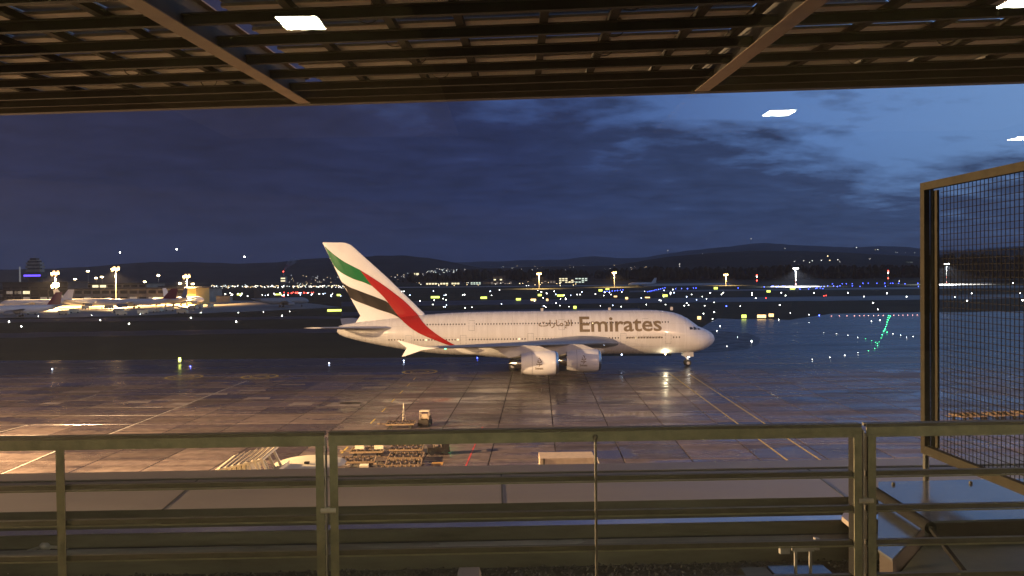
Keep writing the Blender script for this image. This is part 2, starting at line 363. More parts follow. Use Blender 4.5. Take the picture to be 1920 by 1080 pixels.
# ================================================================== GROUND
GA = 0.033                     # apron grid direction (0.033, 1)
ga = Vector((GA, 1, 0)).normalized(); gb = Vector((1, -GA, 0)).normalized()
MB().add([(-9000, -300, -.10), (9000, -300, -.10), (9000, 12000, -.10), (-9000, 12000, -.10)], [(0,1,2,3)]).build('ground', M['grass'], kind='structure')
def patch(name, pts, mat, z, **kw):
    out = []
    for (a, b), (c, d) in zip(pts, pts[1:]+pts[:1]):
        n = max(1, int(abs(c-a)/18))
        for k in range(n):
            t_ = k/n; x_, y_ = a+(c-a)*t_, b+(d-b)*t_
            if 0 < k: y_ += mn_.noise(Vector((x_*.02, y_*.3, 1.7)))*max(.15, (y_-530)*.018)
            out.append((x_, y_))
    w = [on_z(px, py, z) for px, py in out]
    bm = bmesh.new(); f_ = bm.faces.new([bm.verts.new(p) for p in w]); bmesh.ops.triangulate(bm, faces=[f_])
    me = bpy.data.meshes.new(name); bm.to_mesh(me); bm.free(); me.materials.append(mat)
    if me.polygons[0].normal.z < 0: me.flip_normals()
    o = bpy.data.objects.new(name, me); COL.objects.link(o); return tagp(o, **kw)
def strip(name, x0, x1, y0, y1, z, mat, **kw):   # in the apron's own axes
    P = [gb*x0+ga*y0, gb*x1+ga*y0, gb*x1+ga*y1, gb*x0+ga*y1]
    return MB().add([(p.x, p.y, z) for p in P], [(0,1,2,3)]).build(name, mat, **kw)
AP1 = 149.5
strip('apron_base', -160, 160, -20, AP1, -.06, M['joint'], kind='structure')
strip('taxiway', -330, 420, AP1, 176, -.03, M['asphalt'], kind='structure')
# slabs
apron = empty('apron', kind='structure')
SW, SL = 6.5, 6.5
sm = bpy.data.meshes.new('slab')
sb = MB(); e = .05; sb.add([(e,e,-.05),(SW-e,e,-.05),(SW-e,SL-e,-.05),(e,SL-e,-.05),(e+.02,e+.02,0),(SW-e-.02,e+.02,0),(SW-e-.02,SL-e-.02,0),(e+.02,SL-e-.02,0)],
      [(4,5,6,7),(0,1,5,4),(1,2,6,5),(2,3,7,6),(3,0,4,7)])
slab_me = sb.mesh('slab', M['slab'])
rz_g = -math.atan(GA)
cands = []
xoff = 1.55
for j in range(0, 23):
    for i in range(-24, 24):
        x0 = xoff + i*SW; y0 = AP1 - SL*(j+1)
        p = gb*(x0+SW/2) + ga*(y0+SL/2)
        cands.append((x0, y0, p, 960+FPX*p.x/max(p.y, 1)))
vis = [c for c in cands if 66 < c[2].y and -70 < c[3] < 1990]
vis.sort(key=lambda c: c[2].y); vis = vis[:300]
vs_ = set((round(c[0], 2), round(c[1], 2)) for c in vis)
rest = MB()
for x0, y0, p, px in cands:
    o = gb*x0 + ga*y0
    if (round(x0, 2), round(y0, 2)) in vs_:
        put('slab', slab_me, apron, (o.x, o.y, random.uniform(-.001, .001)), rz_g)
    else:
        rest.add([gb*(x0+a)+ga*(y0+b) + Vector((0, 0, z)) for a, b, z in ((e,e,-.05),(SW-e,e,-.05),(SW-e,SL-e,-.05),(e,SL-e,-.05),(e+.02,e+.02,0),(SW-e-.02,e+.02,0),(SW-e-.02,SL-e-.02,0),(e+.02,SL-e-.02,0))],
                 [(4,5,6,7),(0,1,5,4),(1,2,6,5),(2,3,7,6),(3,0,4,7)])
rest.build('outer_slabs', M['slab'], apron, kind='stuff')
# painted lines
def line(a, b, w, mat, z=.012, name='painted_line', dash=None):
    A = on_z(*a, z); B = on_z(*b, z); d = (B-A); L = d.length; d.normalize(); n = Vector((-d.y, d.x, 0))*w/2
    mb = MB(); t0 = 0
    while t0 < L:
        t1 = min(L, t0 + (dash[0] if dash else L))
        P, Q = A + d*t0, A + d*t1; k = max(1, int((t1-t0)/8))
        mb.add([P-n, Q-n, Q+n, P+n], [(0,1,2,3)])
        t0 = t1 + (dash[1] if dash else L)
    return mb.build(name, mat, apron)
line((1255, 700), (1502, 882), .22, M['paint_yellow'])
line((1290, 700), (1565, 880), .22, M['paint_yellow'])
line((195, 818), (463, 714), .22, M['paint_white'])
line((-60, 915), (130, 835), .22, M['paint_white'])
line((0, 810), (52, 797), .22, M['paint_white'])
line((640, 850), (780, 707), .20, M['paint_yellow'], dash=(3.2, 5.0))
line((905, 800), (860, 905), .16, M['paint_red'])
line((150, 750), (305, 702), .15, M['paint_white'], dash=(5, 6))
line((1735, 679), (1322, 683), .9, M['paint_white'], z=.0)
line((-200, 712), (700, 703), .3, M['paint_white'], z=.012)
line((0, 727), (1700, 712), .12, M['paint_white'], z=.013, dash=(6, 14))
for px, py in ((345, 707), (487, 706), (787, 697)):
    c = on_z(px, py, .016); mb = MB(); n = 28
    for r0, r1 in ((2.9, 3.35), (1.5, 1.8)):
        vs = [(c.x+r*math.cos(2*math.pi*i/n), c.y+r*math.sin(2*math.pi*i/n), .016) for r in (r0, r1) for i in range(n)]
        mb.add(vs, [(i, (i+1)%n, n+(i+1)%n, n+i) for i in range(n)])
    mb.build('painted_circle', M['paint_yellow'], apron)
# pale hatch pads of old paint on the slabs at the left
for px, py, L, W in ((640,762,5,1.6),(560,760,3.5,1.2),(660,757,4,1),(545,722,5,.6),(480,748,4,.7),(250,756,4,1),(150,736,6,.8),(90,758,3,.8),(395,740,5,.8),(330,760,3,1),(470,733,5,.5),(700,728,4,.6)):
    p = on_z(px, py, .011); q = p + ga*W*2.2; r = gb*L/2
    MB().add([p-r, p+r, q+r*.6+gb*.5, q-r*.8], [(0,1,2,3)]).build('worn_marking', pm('worn_paint', (.20, .165, .14), .4, var=.25, scale=.8) if 'worn' not in M else M['worn'], apron)
# far pavements
patch('taxiway', [(1270, 640), (1345, 597), (1480, 600), (1560, 588), (2100, 581), (2300, 665), (2100, 684), (1250, 684)], M['asphalt'], -.02, kind='structure')
patch('grass_island', [(1200, 655), (1210, 640), (1260, 628), (1340, 620), (1400, 624), (1425, 633), (1424, 645), (1400, 655), (1330, 661), (1220, 664)], M['verge'], -.01, kind='structure')
patch('taxiway', [(-150, 636), (720, 622), (720, 614), (-150, 626)], M['asphalt_far'], -.05, kind='structure')
patch('taxiway', [(-150, 607), (720, 597), (720, 592), (-150, 600)], M['asphalt_far'], -.05, kind='structure')
patch('far_apron', [(-200, 598), (130, 595), (395, 587), (640, 576), (560, 566), (380, 562), (200, 562), (-200, 566)], M['concrete_far'], -.05, kind='structure')
patch('runway', [(640, 566), (2200, 548), (2200, 556), (640, 575)], M['asphalt_far'], -.04, kind='structure')
patch('taxiway', [(640, 596), (1200, 587), (1200, 578), (640, 585)], M['asphalt_far'], -.05, kind='structure')
patch('runway', [(1180, 545), (2200, 532), (2200, 536), (1180, 548)], M['asphalt_far'], -.04, kind='structure')
patch('far_apron', [(1440, 540), (1540, 538), (1530, 534), (1450, 535)], M['concrete_far'], -.03, kind='structure')
patch('far_apron', [(1200, 537), (1375, 534), (1365, 530.5), (1200, 532)], M['concrete_far'], -.03, kind='structure')
patch('far_apron', [(1745, 536), (1870, 533), (1850, 529.5), (1745, 531)], M['concrete_far'], -.03, kind='structure')
patch('perimeter_road', [(640, 541), (1200, 535.5), (1200, 534), (640, 539)], M['concrete_far'], -.03, kind='structure')

# ================================================================== HILLS
def interp(tab, x):
    if x <= tab[0][0]: return tab[0][1]
    for (a, b), (c, d) in zip(tab, tab[1:]):
        if x <= c: return b + (d-b)*(x-a)/(c-a)
    return tab[-1][1]
from mathutils import noise as mn
def ridge(name, tab, dist, depth, mat, rough, step=14, **kw):
    rows = 9; cols = []; px = tab[0][0]
    while px <= tab[-1][0]: cols.append(px); px += step
    vs = []; fs = []
    for r in range(rows):
        t = r/(rows-1)
        for px in cols:
            crest = on_y(px, interp(tab, px), dist)
            h = max(2, crest.z)
            prof = math.sin(min(1, t*1.0)*math.pi/2)**1.1
            y = dist - depth*(1-t); x = crest.x*(y/dist)
            nz = mn.fractal(Vector((x*.004, y*.004, dist)), 1, 2, 5)*rough*(.3+prof*.7) + mn.noise(Vector((x*.03, y*.03, 3)))*rough*.35
            vs.append((x, y, max(-2, h*prof*(y/dist if t < 1 else 1)*(1 if t < 1 else 1) + (nz if t < 1 else nz*.5))))
    n = len(cols)
    for px in cols:
        vs.append((on_y(px, 500, dist).x*1.1, dist*1.1+200, -5))
    for r in range(rows):
        for i in range(n-1): fs.append((r*n+i, r*n+i+1, (r+1)*n+i+1, (r+1)*n+i))
    mb = MB().add(vs, fs); o = mb.build(name, mat, smooth=True, **kw)
    return o, BVHTree.FromPolygons([Vector(v) for v in vs], fs)
hillL, bvL = ridge('wooded_hill', [(-500, 512), (-100, 508), (100, 504), (200, 497), (260, 492), (340, 491), (450, 495), (520, 492), (570, 486), (640, 483), (700, 480), (760, 479), (800, 484), (850, 493), (900, 502), (960, 510), (1050, 514)], 4600, 1500, M['hill_near'], 9, kind='structure')
hillF, bvF = ridge('far_hills', [(500, 500), (850, 492), (960, 489), (1060, 486), (1110, 480), (1160, 484), (1210, 483), (1250, 475), (1330, 466), (1400, 458), (1440, 455), (1480, 459), (1550, 462), (1600, 464), (1650, 461), (1700, 463), (1760, 469), (1830, 468), (1880, 463), (2000, 457), (2400, 470)], 9500, 3200, M['hill_far'], 16, kind='structure')
hillM, bvM = ridge('forest_ridge', [(760, 517), (860, 505), (950, 503), (1050, 500), (1150, 497), (1200, 490), (1260, 481), (1330, 474), (1400, 470), (1500, 470), (1600, 475), (1730, 480), (1860, 467), (1920, 463), (2050, 462), (2400, 470)], 3100, 1300, M['hill_near'], 6, kind='structure')
# forest belt: crowns one cannot count
def belt(name, spans, per, **kw):
    mb = MB()
    for (xa, xb, base, top, dist) in spans:
        n = int((xb-xa)*per)
        for k in range(n):
            px = random.uniform(xa, xb); d = dist*random.uniform(.93, 1.07)
            b = on_y(px, base, d); hgt = max(4, (on_y(px, top, d).z)*random.uniform(.62, 1.05))
            r = hgt*random.uniform(.22, .42); z0 = 0
            lv = 6; rings = []
            for q in range(5):
                tt = q/4; rr = r*(math.sin(math.pi*min(.97, .12+tt*.88))**.7)*random.uniform(.75, 1.15)
                rings.append([(b.x+rr*math.cos(a*math.tau/lv+k)*random.uniform(.7, 1.2), d+rr*math.sin(a*math.tau/lv+k), z0+hgt*(.12+.88*tt)) for a in range(lv)])
            mb.loft(rings)
    return mb.build(name, M['leaf'], **kw)
belt('far_forest', [(770, 900, 532, 512, 1900), (860, 1200, 532, 505, 2000), (1150, 1460, 528, 500, 1800), (1420, 1760, 528, 497, 1700), (1740, 2100, 525, 478, 1250), (640, 860, 536, 524, 2300)], .55, kind='stuff')

# ================================================================== HERO AIRCRAFT
PD = 155.0                     # distance of the centreline
NX = 39.0                      # nose
def ac(xn, y, z): return Vector((NX - xn, PD + y, z))     # xn metres aft of the nose; y towards the far side
plane = empty('double_deck_airliner', (0, 0, 0), label='huge white double deck four engined airliner with flag coloured tail taxiing on the wet apron', cat='airliner')
ST = [(0.0, 5.25, 5.05, .10), (.25, 5.95, 4.55, .75), (.7, 6.45, 4.05, 1.30), (1.5, 6.95, 3.5, 1.95), (2.4, 7.35, 3.08, 2.45), (3.3, 7.75, 2.82, 2.8), (4.2, 8.45, 2.66, 3.05), (5.2, 9.2, 2.56, 3.22),
      (6.5, 9.9, 2.50, 3.38), (8.0, 10.4, 2.47, 3.48), (10, 10.75, 2.45, 3.55), (13, 10.92, 2.45, 3.57), (20, 10.95, 2.45, 3.57), (30, 10.95, 2.45, 3.57), (40, 10.95, 2.45, 3.57), (46, 10.9, 2.5, 3.56),
      (50, 10.8, 2.62, 3.5), (54, 10.6, 2.95, 3.35), (58, 10.3, 3.5, 3.05), (62, 9.95, 4.15, 2.6), (66, 9.5, 4.95, 2.0), (69, 9.15, 5.65, 1.5), (71.3, 8.8, 6.3, .95), (72.4, 8.5, 6.8, .55), (72.8, 8.1, 7.2, .25)]
fz = []
NR = 40
rings = []
xs = []
for a, b in zip(ST, ST[1:]):
    k = max(1, int((b[0]-a[0])/1.3))
    for i in range(k): xs.append(a[0]+(b[0]-a[0])*i/k)
xs.append(ST[-1][0])
def fus(xn):
    for i, (a, b) in enumerate(zip(ST, ST[1:])):
        if xn <= b[0]:
            t = (xn-a[0])/(b[0]-a[0])
            p0 = ST[max(0, i-1)]; p3 = ST[min(len(ST)-1, i+2)]
            out = []
            for k in (1, 2, 3):
                m0 = (b[k]-p0[k])/max(1e-3, b[0]-p0[0])*(b[0]-a[0]); m1 = (p3[k]-a[k])/max(1e-3, p3[0]-a[0])*(b[0]-a[0])
                if i == 0: m0 = (b[k]-a[k])*1.6
                h = (2*t**3-3*t*t+1)*a[k] + (t**3-2*t*t+t)*m0 + (-2*t**3+3*t*t)*b[k] + (t**3-t*t)*m1
                out.append(h)
            return out
    return list(ST[-1][1:])
for x in xs:
    zt, zb, w = fus(x); zm = (zt+zb)/2; h = (zt-zb)/2
    rings.append([ac(x, w*math.cos(2*math.pi*i/NR)*(1-.05*math.sin(2*math.pi*i/NR)), zm+h*math.sin(2*math.pi*i/NR)) for i in range(NR)])
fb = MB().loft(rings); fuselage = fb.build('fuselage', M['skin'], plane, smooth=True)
# belly fairing
bf = MB(); rings = []
for x, w, h in ((19.5, .3, .3), (21, 2.2, 1.1), (24, 3.5, 1.7), (28, 4.0, 1.95), (34, 4.1, 2.0), (40, 4.0, 1.9), (44, 3.3, 1.5), (48, 1.8, .9), (50, .3, .2)):
    rings.append([ac(x, w*math.cos(2*math.pi*i/28), 3.75+h*math.sin(2*math.pi*i/28)*1.0) for i in range(28)])
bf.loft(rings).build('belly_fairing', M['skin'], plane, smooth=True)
# aerofoil loft
AF = [(0, 0), (.012, .28), (.05, .55), (.12, .80), (.25, .98), (.4, 1.0), (.6, .78), (.8, .42), (1, .03)]
def airfoil(le, chord, thick, camber=.25):
    U = [(c, t*thick*(.5+camber*.5)) for c, t in AF]; Lw = [(c, -t*thick*(.5-camber*.5)) for c, t in AF[1:]]
    return [(le + c*chord, z) for c, z in U] + [(le + c*chord, z) for c, z in reversed(Lw)]
WING = [(3.0, 18.7, 19.6, 4.75, 2.5), (5.5, 20.8, 17.0, 5.05, 2.2), (9, 23.8, 14.3, 5.35, 1.75), (14.5, 28.4, 11.4, 5.75, 1.25), (20, 32.8, 9.4, 6.15, .95), (26, 37.6, 7.9, 6.6, .75), (33, 43.3, 6.3, 7.1, .55), (38, 47.7, 5.0, 7.5, .4), (39.7, 49.6, 3.9, 7.62, .3)]
for sgn in (-1, 1):
    rings = [[ac(x, sgn*y, z0 + z) for x, z in airfoil(le, ch, th)] for (y, le, ch, z0, th) in WING]
    w = MB().loft(rings).build('wing', M['ac_grey'], plane, smooth=True)
    fence = MB()
    y = 39.75*sgn
    P = [(50.0, 7.55), (52.0, 7.8), (55.3, 8.75), (55.6, 8.75), (54.2, 7.65), (54.9, 6.45), (54.6, 6.45), (52.0, 7.3)]
    n = len(P); fence.add([ac(a, y-.06, b) for a, b in P] + [ac(a, y+.06, b) for a, b in P], [tuple(range(n)), tuple(range(2*n-1, n-1, -1))] + [(i, (i+1)%n, n+(i+1)%n, n+i) for i in range(n)])
    fence.build('wing_fence', M['ac_white'], w)
    for yy, le, L, zz in ((9.5, 35.5, 7.2, 4.9), (16, 36.5, 6.4, 5.35), (22.5, 39.5, 5.6, 5.8), (29, 43.5, 4.6, 6.4)):
        rr = []
        for q in range(9):
            tt = q/8; r = .62*math.sin(math.pi*min(.99, max(.02, tt)))**.7
            rr.append([ac(le+L*tt, sgn*yy + r*.5*math.cos(2*math.pi*i/10), zz - .2 + .3*tt + r*.9*math.sin(2*math.pi*i/10)-r*.3) for i in range(10)])
        MB().loft(rr).build('flap_fairing', M['ac_under'], w, smooth=True)
    # tailplane
    HS = [(0.8, 60.6, 11.2, 8.0, .95), (8, 66.8, 6.9, 8.55, .55), (15.1, 72.2, 3.2, 9.1, .25)]
    rings = [[ac(x, sgn*y, z0+z) for x, z in airfoil(le, ch, th, 0)] for (y, le, ch, z0, th) in HS]
    MB().loft(rings).build('tailplane', M['ac_under'], plane, smooth=True)
# engines (outer and inner, both sides)
def engine(xn, y, zc_):
    e = MB(); prof = [(0, 1.50), (.15, 1.72), (.7, 1.93), (2.0, 2.0), (3.6, 1.97), (5.2, 1.80), (5.95, 1.62)]
    n = 32
    rr = [[ac(xn+a, y+r*math.cos(2*math.pi*i/n), zc_+r*math.sin(2*math.pi*i/n)) for i in range(n)] for a, r in prof]
    e.loft(rr, cap=False)
    inn = [(5.95, 1.56), (3, 1.35), (1.2, 1.38), (.25, 1.42), (0, 1.50)]
    rr = [[ac(xn+a, y+r*math.cos(2*math.pi*i/n), zc_+r*math.sin(2*math.pi*i/n)) for i in range(n)] for a, r in inn]
    e.loft(rr, cap=False)
    nac = e.build('engine_nacelle', M['ac_white'], plane, smooth=True)
    lp = MB(); lp.loft([[ac(xn+a, y+r*math.cos(2*math.pi*i/n), zc_+r*math.sin(2*math.pi*i/n)) for i in range(n)] for a, r in ((-.03, 1.52), (.0, 1.60), (.16, 1.745), (.42, 1.86))], cap=False)
    lp.build('intake_lip', M['ac_metal'], nac, smooth=True)
    sm_ = MB()
    for a, r in ((4.2, 1.935),): sm_.loft([[ac(xn+a+da, y+rr_*math.cos(2*math.pi*i/n), zc_+rr_*math.sin(2*math.pi*i/n)) for i in range(n)] for da, rr_ in ((0, r), (.05, r))], cap=False)
    sm_.build('cowl_seam', M['ac_grey'], nac)
    f = MB(); f.tube(ac(xn+1.2, y, zc_), ac(xn+1.35, y, zc_), 1.37, n=24); f.tube(ac(xn+.5, y, zc_), ac(xn+1.2, y, zc_), .05, .38, n=16)
    for k in range(18):
        a = k*math.tau/18; c = Vector((0, math.cos(a), math.sin(a))); t_ = Vector((0, -math.sin(a), math.cos(a)))
        o = ac(xn+1.1, y, zc_); f.add([o+c*.35-t_*.05, o+c*.35+t_*.05+Vector((-.1,0,0)), o+c*1.33+t_*.17+Vector((-.12,0,0)), o+c*1.33-t_*.13], [(0,1,2,3)])
    f.build('fan', M['ac_dark'], nac)
    c = MB(); rr = [[ac(xn+a, y+r*math.cos(2*math.pi*i/20), zc_+r*math.sin(2*math.pi*i/20)) for i in range(20)] for a, r in ((4.6, 1.0), (6.2, .95), (7.0, .65), (7.9, .12))]
    c.loft(rr); c.build('exhaust_cone', M['ac_metal'], nac, smooth=True)
    p = MB(); rr = []
    for a, zl, zh, wd in ((1.0, 1.7, 1.95, .08), (3.0, 1.6, 2.75, .28), (5.5, 1.3, 2.9, .32), (8.0, .9, 2.7, .25), (9.5, 1.9, 2.5, .1)):
        rr.append([ac(xn+a, y-wd, zc_+zl), ac(xn+a, y+wd, zc_+zl), ac(xn+a, y+wd, zc_+zh), ac(xn+a, y-wd, zc_+zh)])
    p.loft(rr).build('pylon', M['ac_under'], nac)
    return nac
ENG = []
for sgn in (-1, 1):
    ENG.append((engine(31.7, sgn*25.7, 3.72), 31.7, sgn*25.7, 3.72)); ENG.append((engine(23.7, sgn*14.9, 2.92), 23.7, sgn*14.9, 2.92))
# fin
def pxn(px): return NX - (px-960)/FPX*PD
def pz(px, py): return on_y(px, py, PD).z
FIN = [((56.0, 9.2), (70.3, 7.6), .80), ((pxn(795), 10.7), (pxn(675), pz(675, 592)), .62), ((pxn(726), pz(726, 520)), (pxn(640), pz(640, 527)), .36), ((pxn(659), pz(659, 459)), (pxn(606), pz(606, 455)), .16), ((pxn(648), pz(648, 455)), (pxn(608), pz(608, 454.3)), .05)]
rings = []
for (lx, lz), (tx, tz), th in FIN:
    r = []
    for c, t_ in AF: r.append(ac(lx+(tx-lx)*c, -t_*th, lz+(tz-lz)*c))
    for c, t_ in reversed(AF[1:]): r.append(ac(lx+(tx-lx)*c, t_*th, lz+(tz-lz)*c))
    rings.append(r)
finb = MB().loft(rings); fin = finb.build('tail_fin', M['ac_white'], plane, smooth=True)
# ---- decals wrapped onto the skin
def bvh_of(*objs):
    vs = []; fs = []
    for o in objs:
        b = len(vs); vs += [v.co.copy() for v in o.data.vertices]; fs += [tuple(i+b for i in p.vertices) for p in o.data.polygons]
    return BVHTree.FromPolygons(vs, fs)
skin = bvh_of(fuselage, fin)
def wrap(name, polys, mat, parent, tree, side=-1, off=.03, cell=.8):
    """polys: lists of (x, z) world outlines or triangles; pressed onto the skin from the side"""
    bm = bmesh.new()
    for P in polys:
        vs = [bm.verts.new((p[0], 0, p[1])) for p in P]
        try: bm.faces.new(vs)
        except ValueError: pass
    bmesh.ops.triangulate(bm, faces=bm.faces)
    for _ in range(7):
        es = [e_ for e_ in bm.edges if e_.calc_length() > cell]
        if not es: break
        bmesh.ops.subdivide_edges(bm, edges=es, cuts=1)
        bmesh.ops.triangulate(bm, faces=bm.faces)
    dead = []
    for v in bm.verts:
        h = tree.ray_cast(Vector((v.co.x, PD + side*60, v.co.z)), Vector((0, -side, 0)))
        if h[0] is None: dead.append(v)
        else: v.co.y = h[0].y + side*off
    bmesh.ops.delete(bm, geom=dead, context='VERTS')
    me = bpy.data.meshes.new(name); bm.to_mesh(me); bm.free(); me.materials.append(mat)
    o = bpy.data.objects.new(name, me); COL.objects.link(o); o.parent = parent
    return o
def c1(x, y):                  # flag outline points, read off the photograph
    px, py = x/3.725+560, y/3.725+430; p = on_y(px, py, PD); return (p.x, p.z)
def smooth_pts(P, k=4):
    out = []
    for i in range(len(P)-1):
        p0 = P[max(0, i-1)]; a = P[i]; b = P[i+1]; p3 = P[min(len(P)-1, i+2)]
        for q in range(k):
            t = q/k
            out.append(tuple(.5*((2*a[j]) + (-p0[j]+b[j])*t + (2*p0[j]-5*a[j]+4*b[j]-p3[j])*t*t + (-p0[j]+3*a[j]-3*b[j]+p3[j])*t**3) for j in (0, 1)))
    out.append(P[-1]); return out
def band(top, bot):
    T = smooth_pts(top); B = smooth_pts(bot); n = 24
    def rs(P):
        L = [0]
        for a, b in zip(P, P[1:]): L.append(L[-1]+math.dist(a, b))
        out = []
        for i in range(n+1):
            s_ = L[-1]*i/n; j = 0
            while j < len(L)-2 and L[j+1] < s_: j += 1
            t = (s_-L[j])/max(1e-6, L[j+1]-L[j]); out.append((P[j][0]+(P[j+1][0]-P[j][0])*t, P[j][1]+(P[j+1][1]-P[j][1])*t))
        return out
    T = [c1(*p) for p in rs(T)]; B = [c1(*p) for p in rs(B)]
    out = []
    for i in range(n):
        if math.dist(T[i+1], B[i+1]) < .01: out.append([T[i], T[i+1], B[i]])
        else: out.append([T[i], T[i+1], B[i+1], B[i]])
    return out
green = band([(183, 120), (250, 178), (330, 232), (430, 283)], [(238, 243), (290, 297), (380, 345), (450, 368), (515, 395)])
red = band([(430, 283), (560, 365), (650, 430), (740, 500), (830, 590), (900, 665), (1000, 740), (1105, 802)], [(515, 395), (600, 475), (680, 580), (740, 640), (850, 715), (980, 770), (1060, 800), (1106, 804)])
black = band([(278, 345), (340, 395), (440, 435), (560, 480), (630, 513), (685, 585), (740, 640)], [(348, 470), (400, 500), (480, 530), (560, 560), (660, 592), (720, 625), (742, 641)])
for sd in (-1, 1):
    wrap('livery_stripe', green, M['flag_green'], fin, skin, sd, .10, .4); wrap('livery_stripe', red, M['flag_red'], fin, skin, sd, .12, .4); wrap('livery_stripe', black, M['flag_black'], fin, skin, sd, .08, .4)
def text_tris(body, size_h, extrude=0, spacing=1.0, bold=0.0):
    cu = bpy.data.curves.new('t', 'FONT'); cu.body = body; cu.size = 1; cu.space_character = spacing; cu.offset = bold; cu.resolution_u = 3
    o = bpy.data.objects.new('t', cu); COL.objects.link(o)
    dg = bpy.context.evaluated_depsgraph_get(); me = bpy.data.meshes.new_from_object(o.evaluated_get(dg))
    P = [v.co.copy() for v in me.vertices]; F = [tuple(p.vertices) for p in me.polygons]
    bpy.data.objects.remove(o); bpy.data.curves.remove(cu); bpy.data.meshes.remove(me)
    return P, F
def lettering(body, x0, x1, zb, zt, mat, parent, tree, bold=0.0, xh=None, sp=1.0):
    P, F = text_tris(body, 1, bold=bold, spacing=sp)
    if not P: return None
    ax, bx = min(p.x for p in P), max(p.x for p in P); az_, bz = min(p.y for p in P), max(p.y for p in P)
    if xh: az_ = 0
    polys = [[(x0+(P[i].x-ax)/(bx-ax)*(x1-x0), zb+(P[i].y-az_)/(bz-az_)*(zt-zb)) for i in f] for f in F]
    return wrap('lettering', polys, mat, parent, tree, -1, .03, .7)
p0 = on_y(1087, 624, PD-3.5); p1 = on_y(1241, 622, PD-3.5); pt = on_y(1160, 594, PD-3.5)
lettering('Emirates', p0.x, p1.x, p0.z+.12, pt.z+.05, M['gold'], fuselage, skin, bold=.018)
q0 = on_y(1010, 618, PD-3.5); q1 = on_y(1073, 617, PD-3.5); qt = on_y(1040, 600, PD-3.5)
lettering('\ufe95\ufe8d\ufead\ufe8e\ufee3\ufef9\ufe8d', q0.x, q1.x, q0.z+.1, qt.z, M['gold'], fuselage, skin, bold=.012)
w0 = on_y(1176, 634, PD-3.5); w1 = on_y(1240, 631, PD-3.5)
lettering('www.emirates.com', w0.x, w1.x, w0.z-.1, w0.z+.45, M['gold'], fuselage, skin)
# engine marks: a small stack of gold strokes over the company name
for nac, xn, y, zc_ in ENG:
    if y > 0: continue
    tree = bvh_of(nac); polys = []
    cx = NX - xn - 3.1
    def stroke(pts, w):
        for (a, b), (c, d) in zip(pts, pts[1:]):
            L = math.hypot(c-a, d-b); nx_, nz_ = -(d-b)/L*w/2, (c-a)/L*w/2
            polys.append([(cx+a-nx_, zc_+b-nz_), (cx+c-nx_, zc_+d-nz_), (cx+c+nx_, zc_+d+nz_), (cx+a+nx_, zc_+b+nz_)])
    stroke([(-.1, .9), (.05, 1.0), (.2, .75), (.15, .5)], .12); stroke([(-.35, .45), (-.1, .25), (.3, .3), (.4, .55)], .13)
    stroke([(-.5, .05), (-.1, -.08), (.45, .0)], .13); stroke([(-.25, .7), (-.1, .5), (-.2, .3)], .1); stroke([(.05, .15), (.1, -.2), (-.1, -.35)], .1)
    wrap('emblem', polys, M['gold'], nac, tree, -1, .02, .5)
    lettering('Emirates', cx-.62, cx+.62, zc_-.85, zc_-.45, M['gold'], nac, tree, bold=.01)
# cabin windows
lit = MB(); dk = MB()
def winrow(xa, xb, z, pitch=.55, skip=()):
    x = xa
    while x < xb:
        if not any(a < x < b for a, b in skip):
            wx = NX - x
            for sd in (-1, 1):
                h = skin.ray_cast(Vector((wx, PD+sd*60, z)), Vector((0, -sd, 0)))
                if h[0]:
                    yy = h[0].y + sd*.02
                    tz = h[1].z/abs(h[1].y)*.17*1
                    pts = [(wx+.12*math.cos(a_*math.tau/8), yy - sd*0, z+.17*math.sin(a_*math.tau/8)) for a_ in range(8)]
                    pts = [(p[0], yy + (p[2]-z)*(-h[1].z/h[1].y), p[2]) for p in pts]
                    (lit if sd < 0 and random.random() < .035 else dk).add(pts, [tuple(range(8))])
        x += pitch
winrow(9.5, 57, 8.72, skip=((13, 14.5), (29, 30.5), (46, 47.5)))
winrow(7.5, 63, 5.85, skip=((9, 10.3), (17.5, 18.8), (35, 36.3), (47.5, 49), (58, 59.3)))
dk.build('cabin_windows', M['glass_dark'], fuselage, kind='stuff')
lit.build('lit_cabin_windows', M['win_lit'], fuselage, kind='stuff')
# doors
for dxn, dzb, dzt in ((9.6, 4.6, 6.7), (18.1, 4.6, 6.7), (35.6, 5.4, 6.9), (48.3, 4.6, 6.7), (58.7, 4.7, 6.7), (13.8, 7.5, 9.4), (29.7, 7.5, 9.4), (46.7, 7.5, 9.4)):
    X = NX - dxn; polys = []
    for a, b, c, d in ((-.55, -.5, dzb, dzt), (.5, .55, dzb, dzt), (-.55, .55, dzb, dzb+.05), (-.55, .55, dzt-.05, dzt)):
        polys.append([(X+a, c), (X+b, c), (X+b, d), (X+a, d)])
    wrap('door', polys, M['ac_grey'], fuselage, skin, -1, .012, .6)
# cockpit glazing
polys = []
for k, (a, b) in enumerate(((3.05, 3.75), (3.85, 4.6), (4.7, 5.4))):
    polys = [[(NX-a, 7.15+.05*k), (NX-b, 7.10+.06*k), (NX-b-.02, 7.72+.02*k), (NX-a-.12, 7.62)]]
    for sd in (-1, 1): wrap('cockpit_window', polys, M['glass_dark'], fuselage, skin, sd, .025, .5)
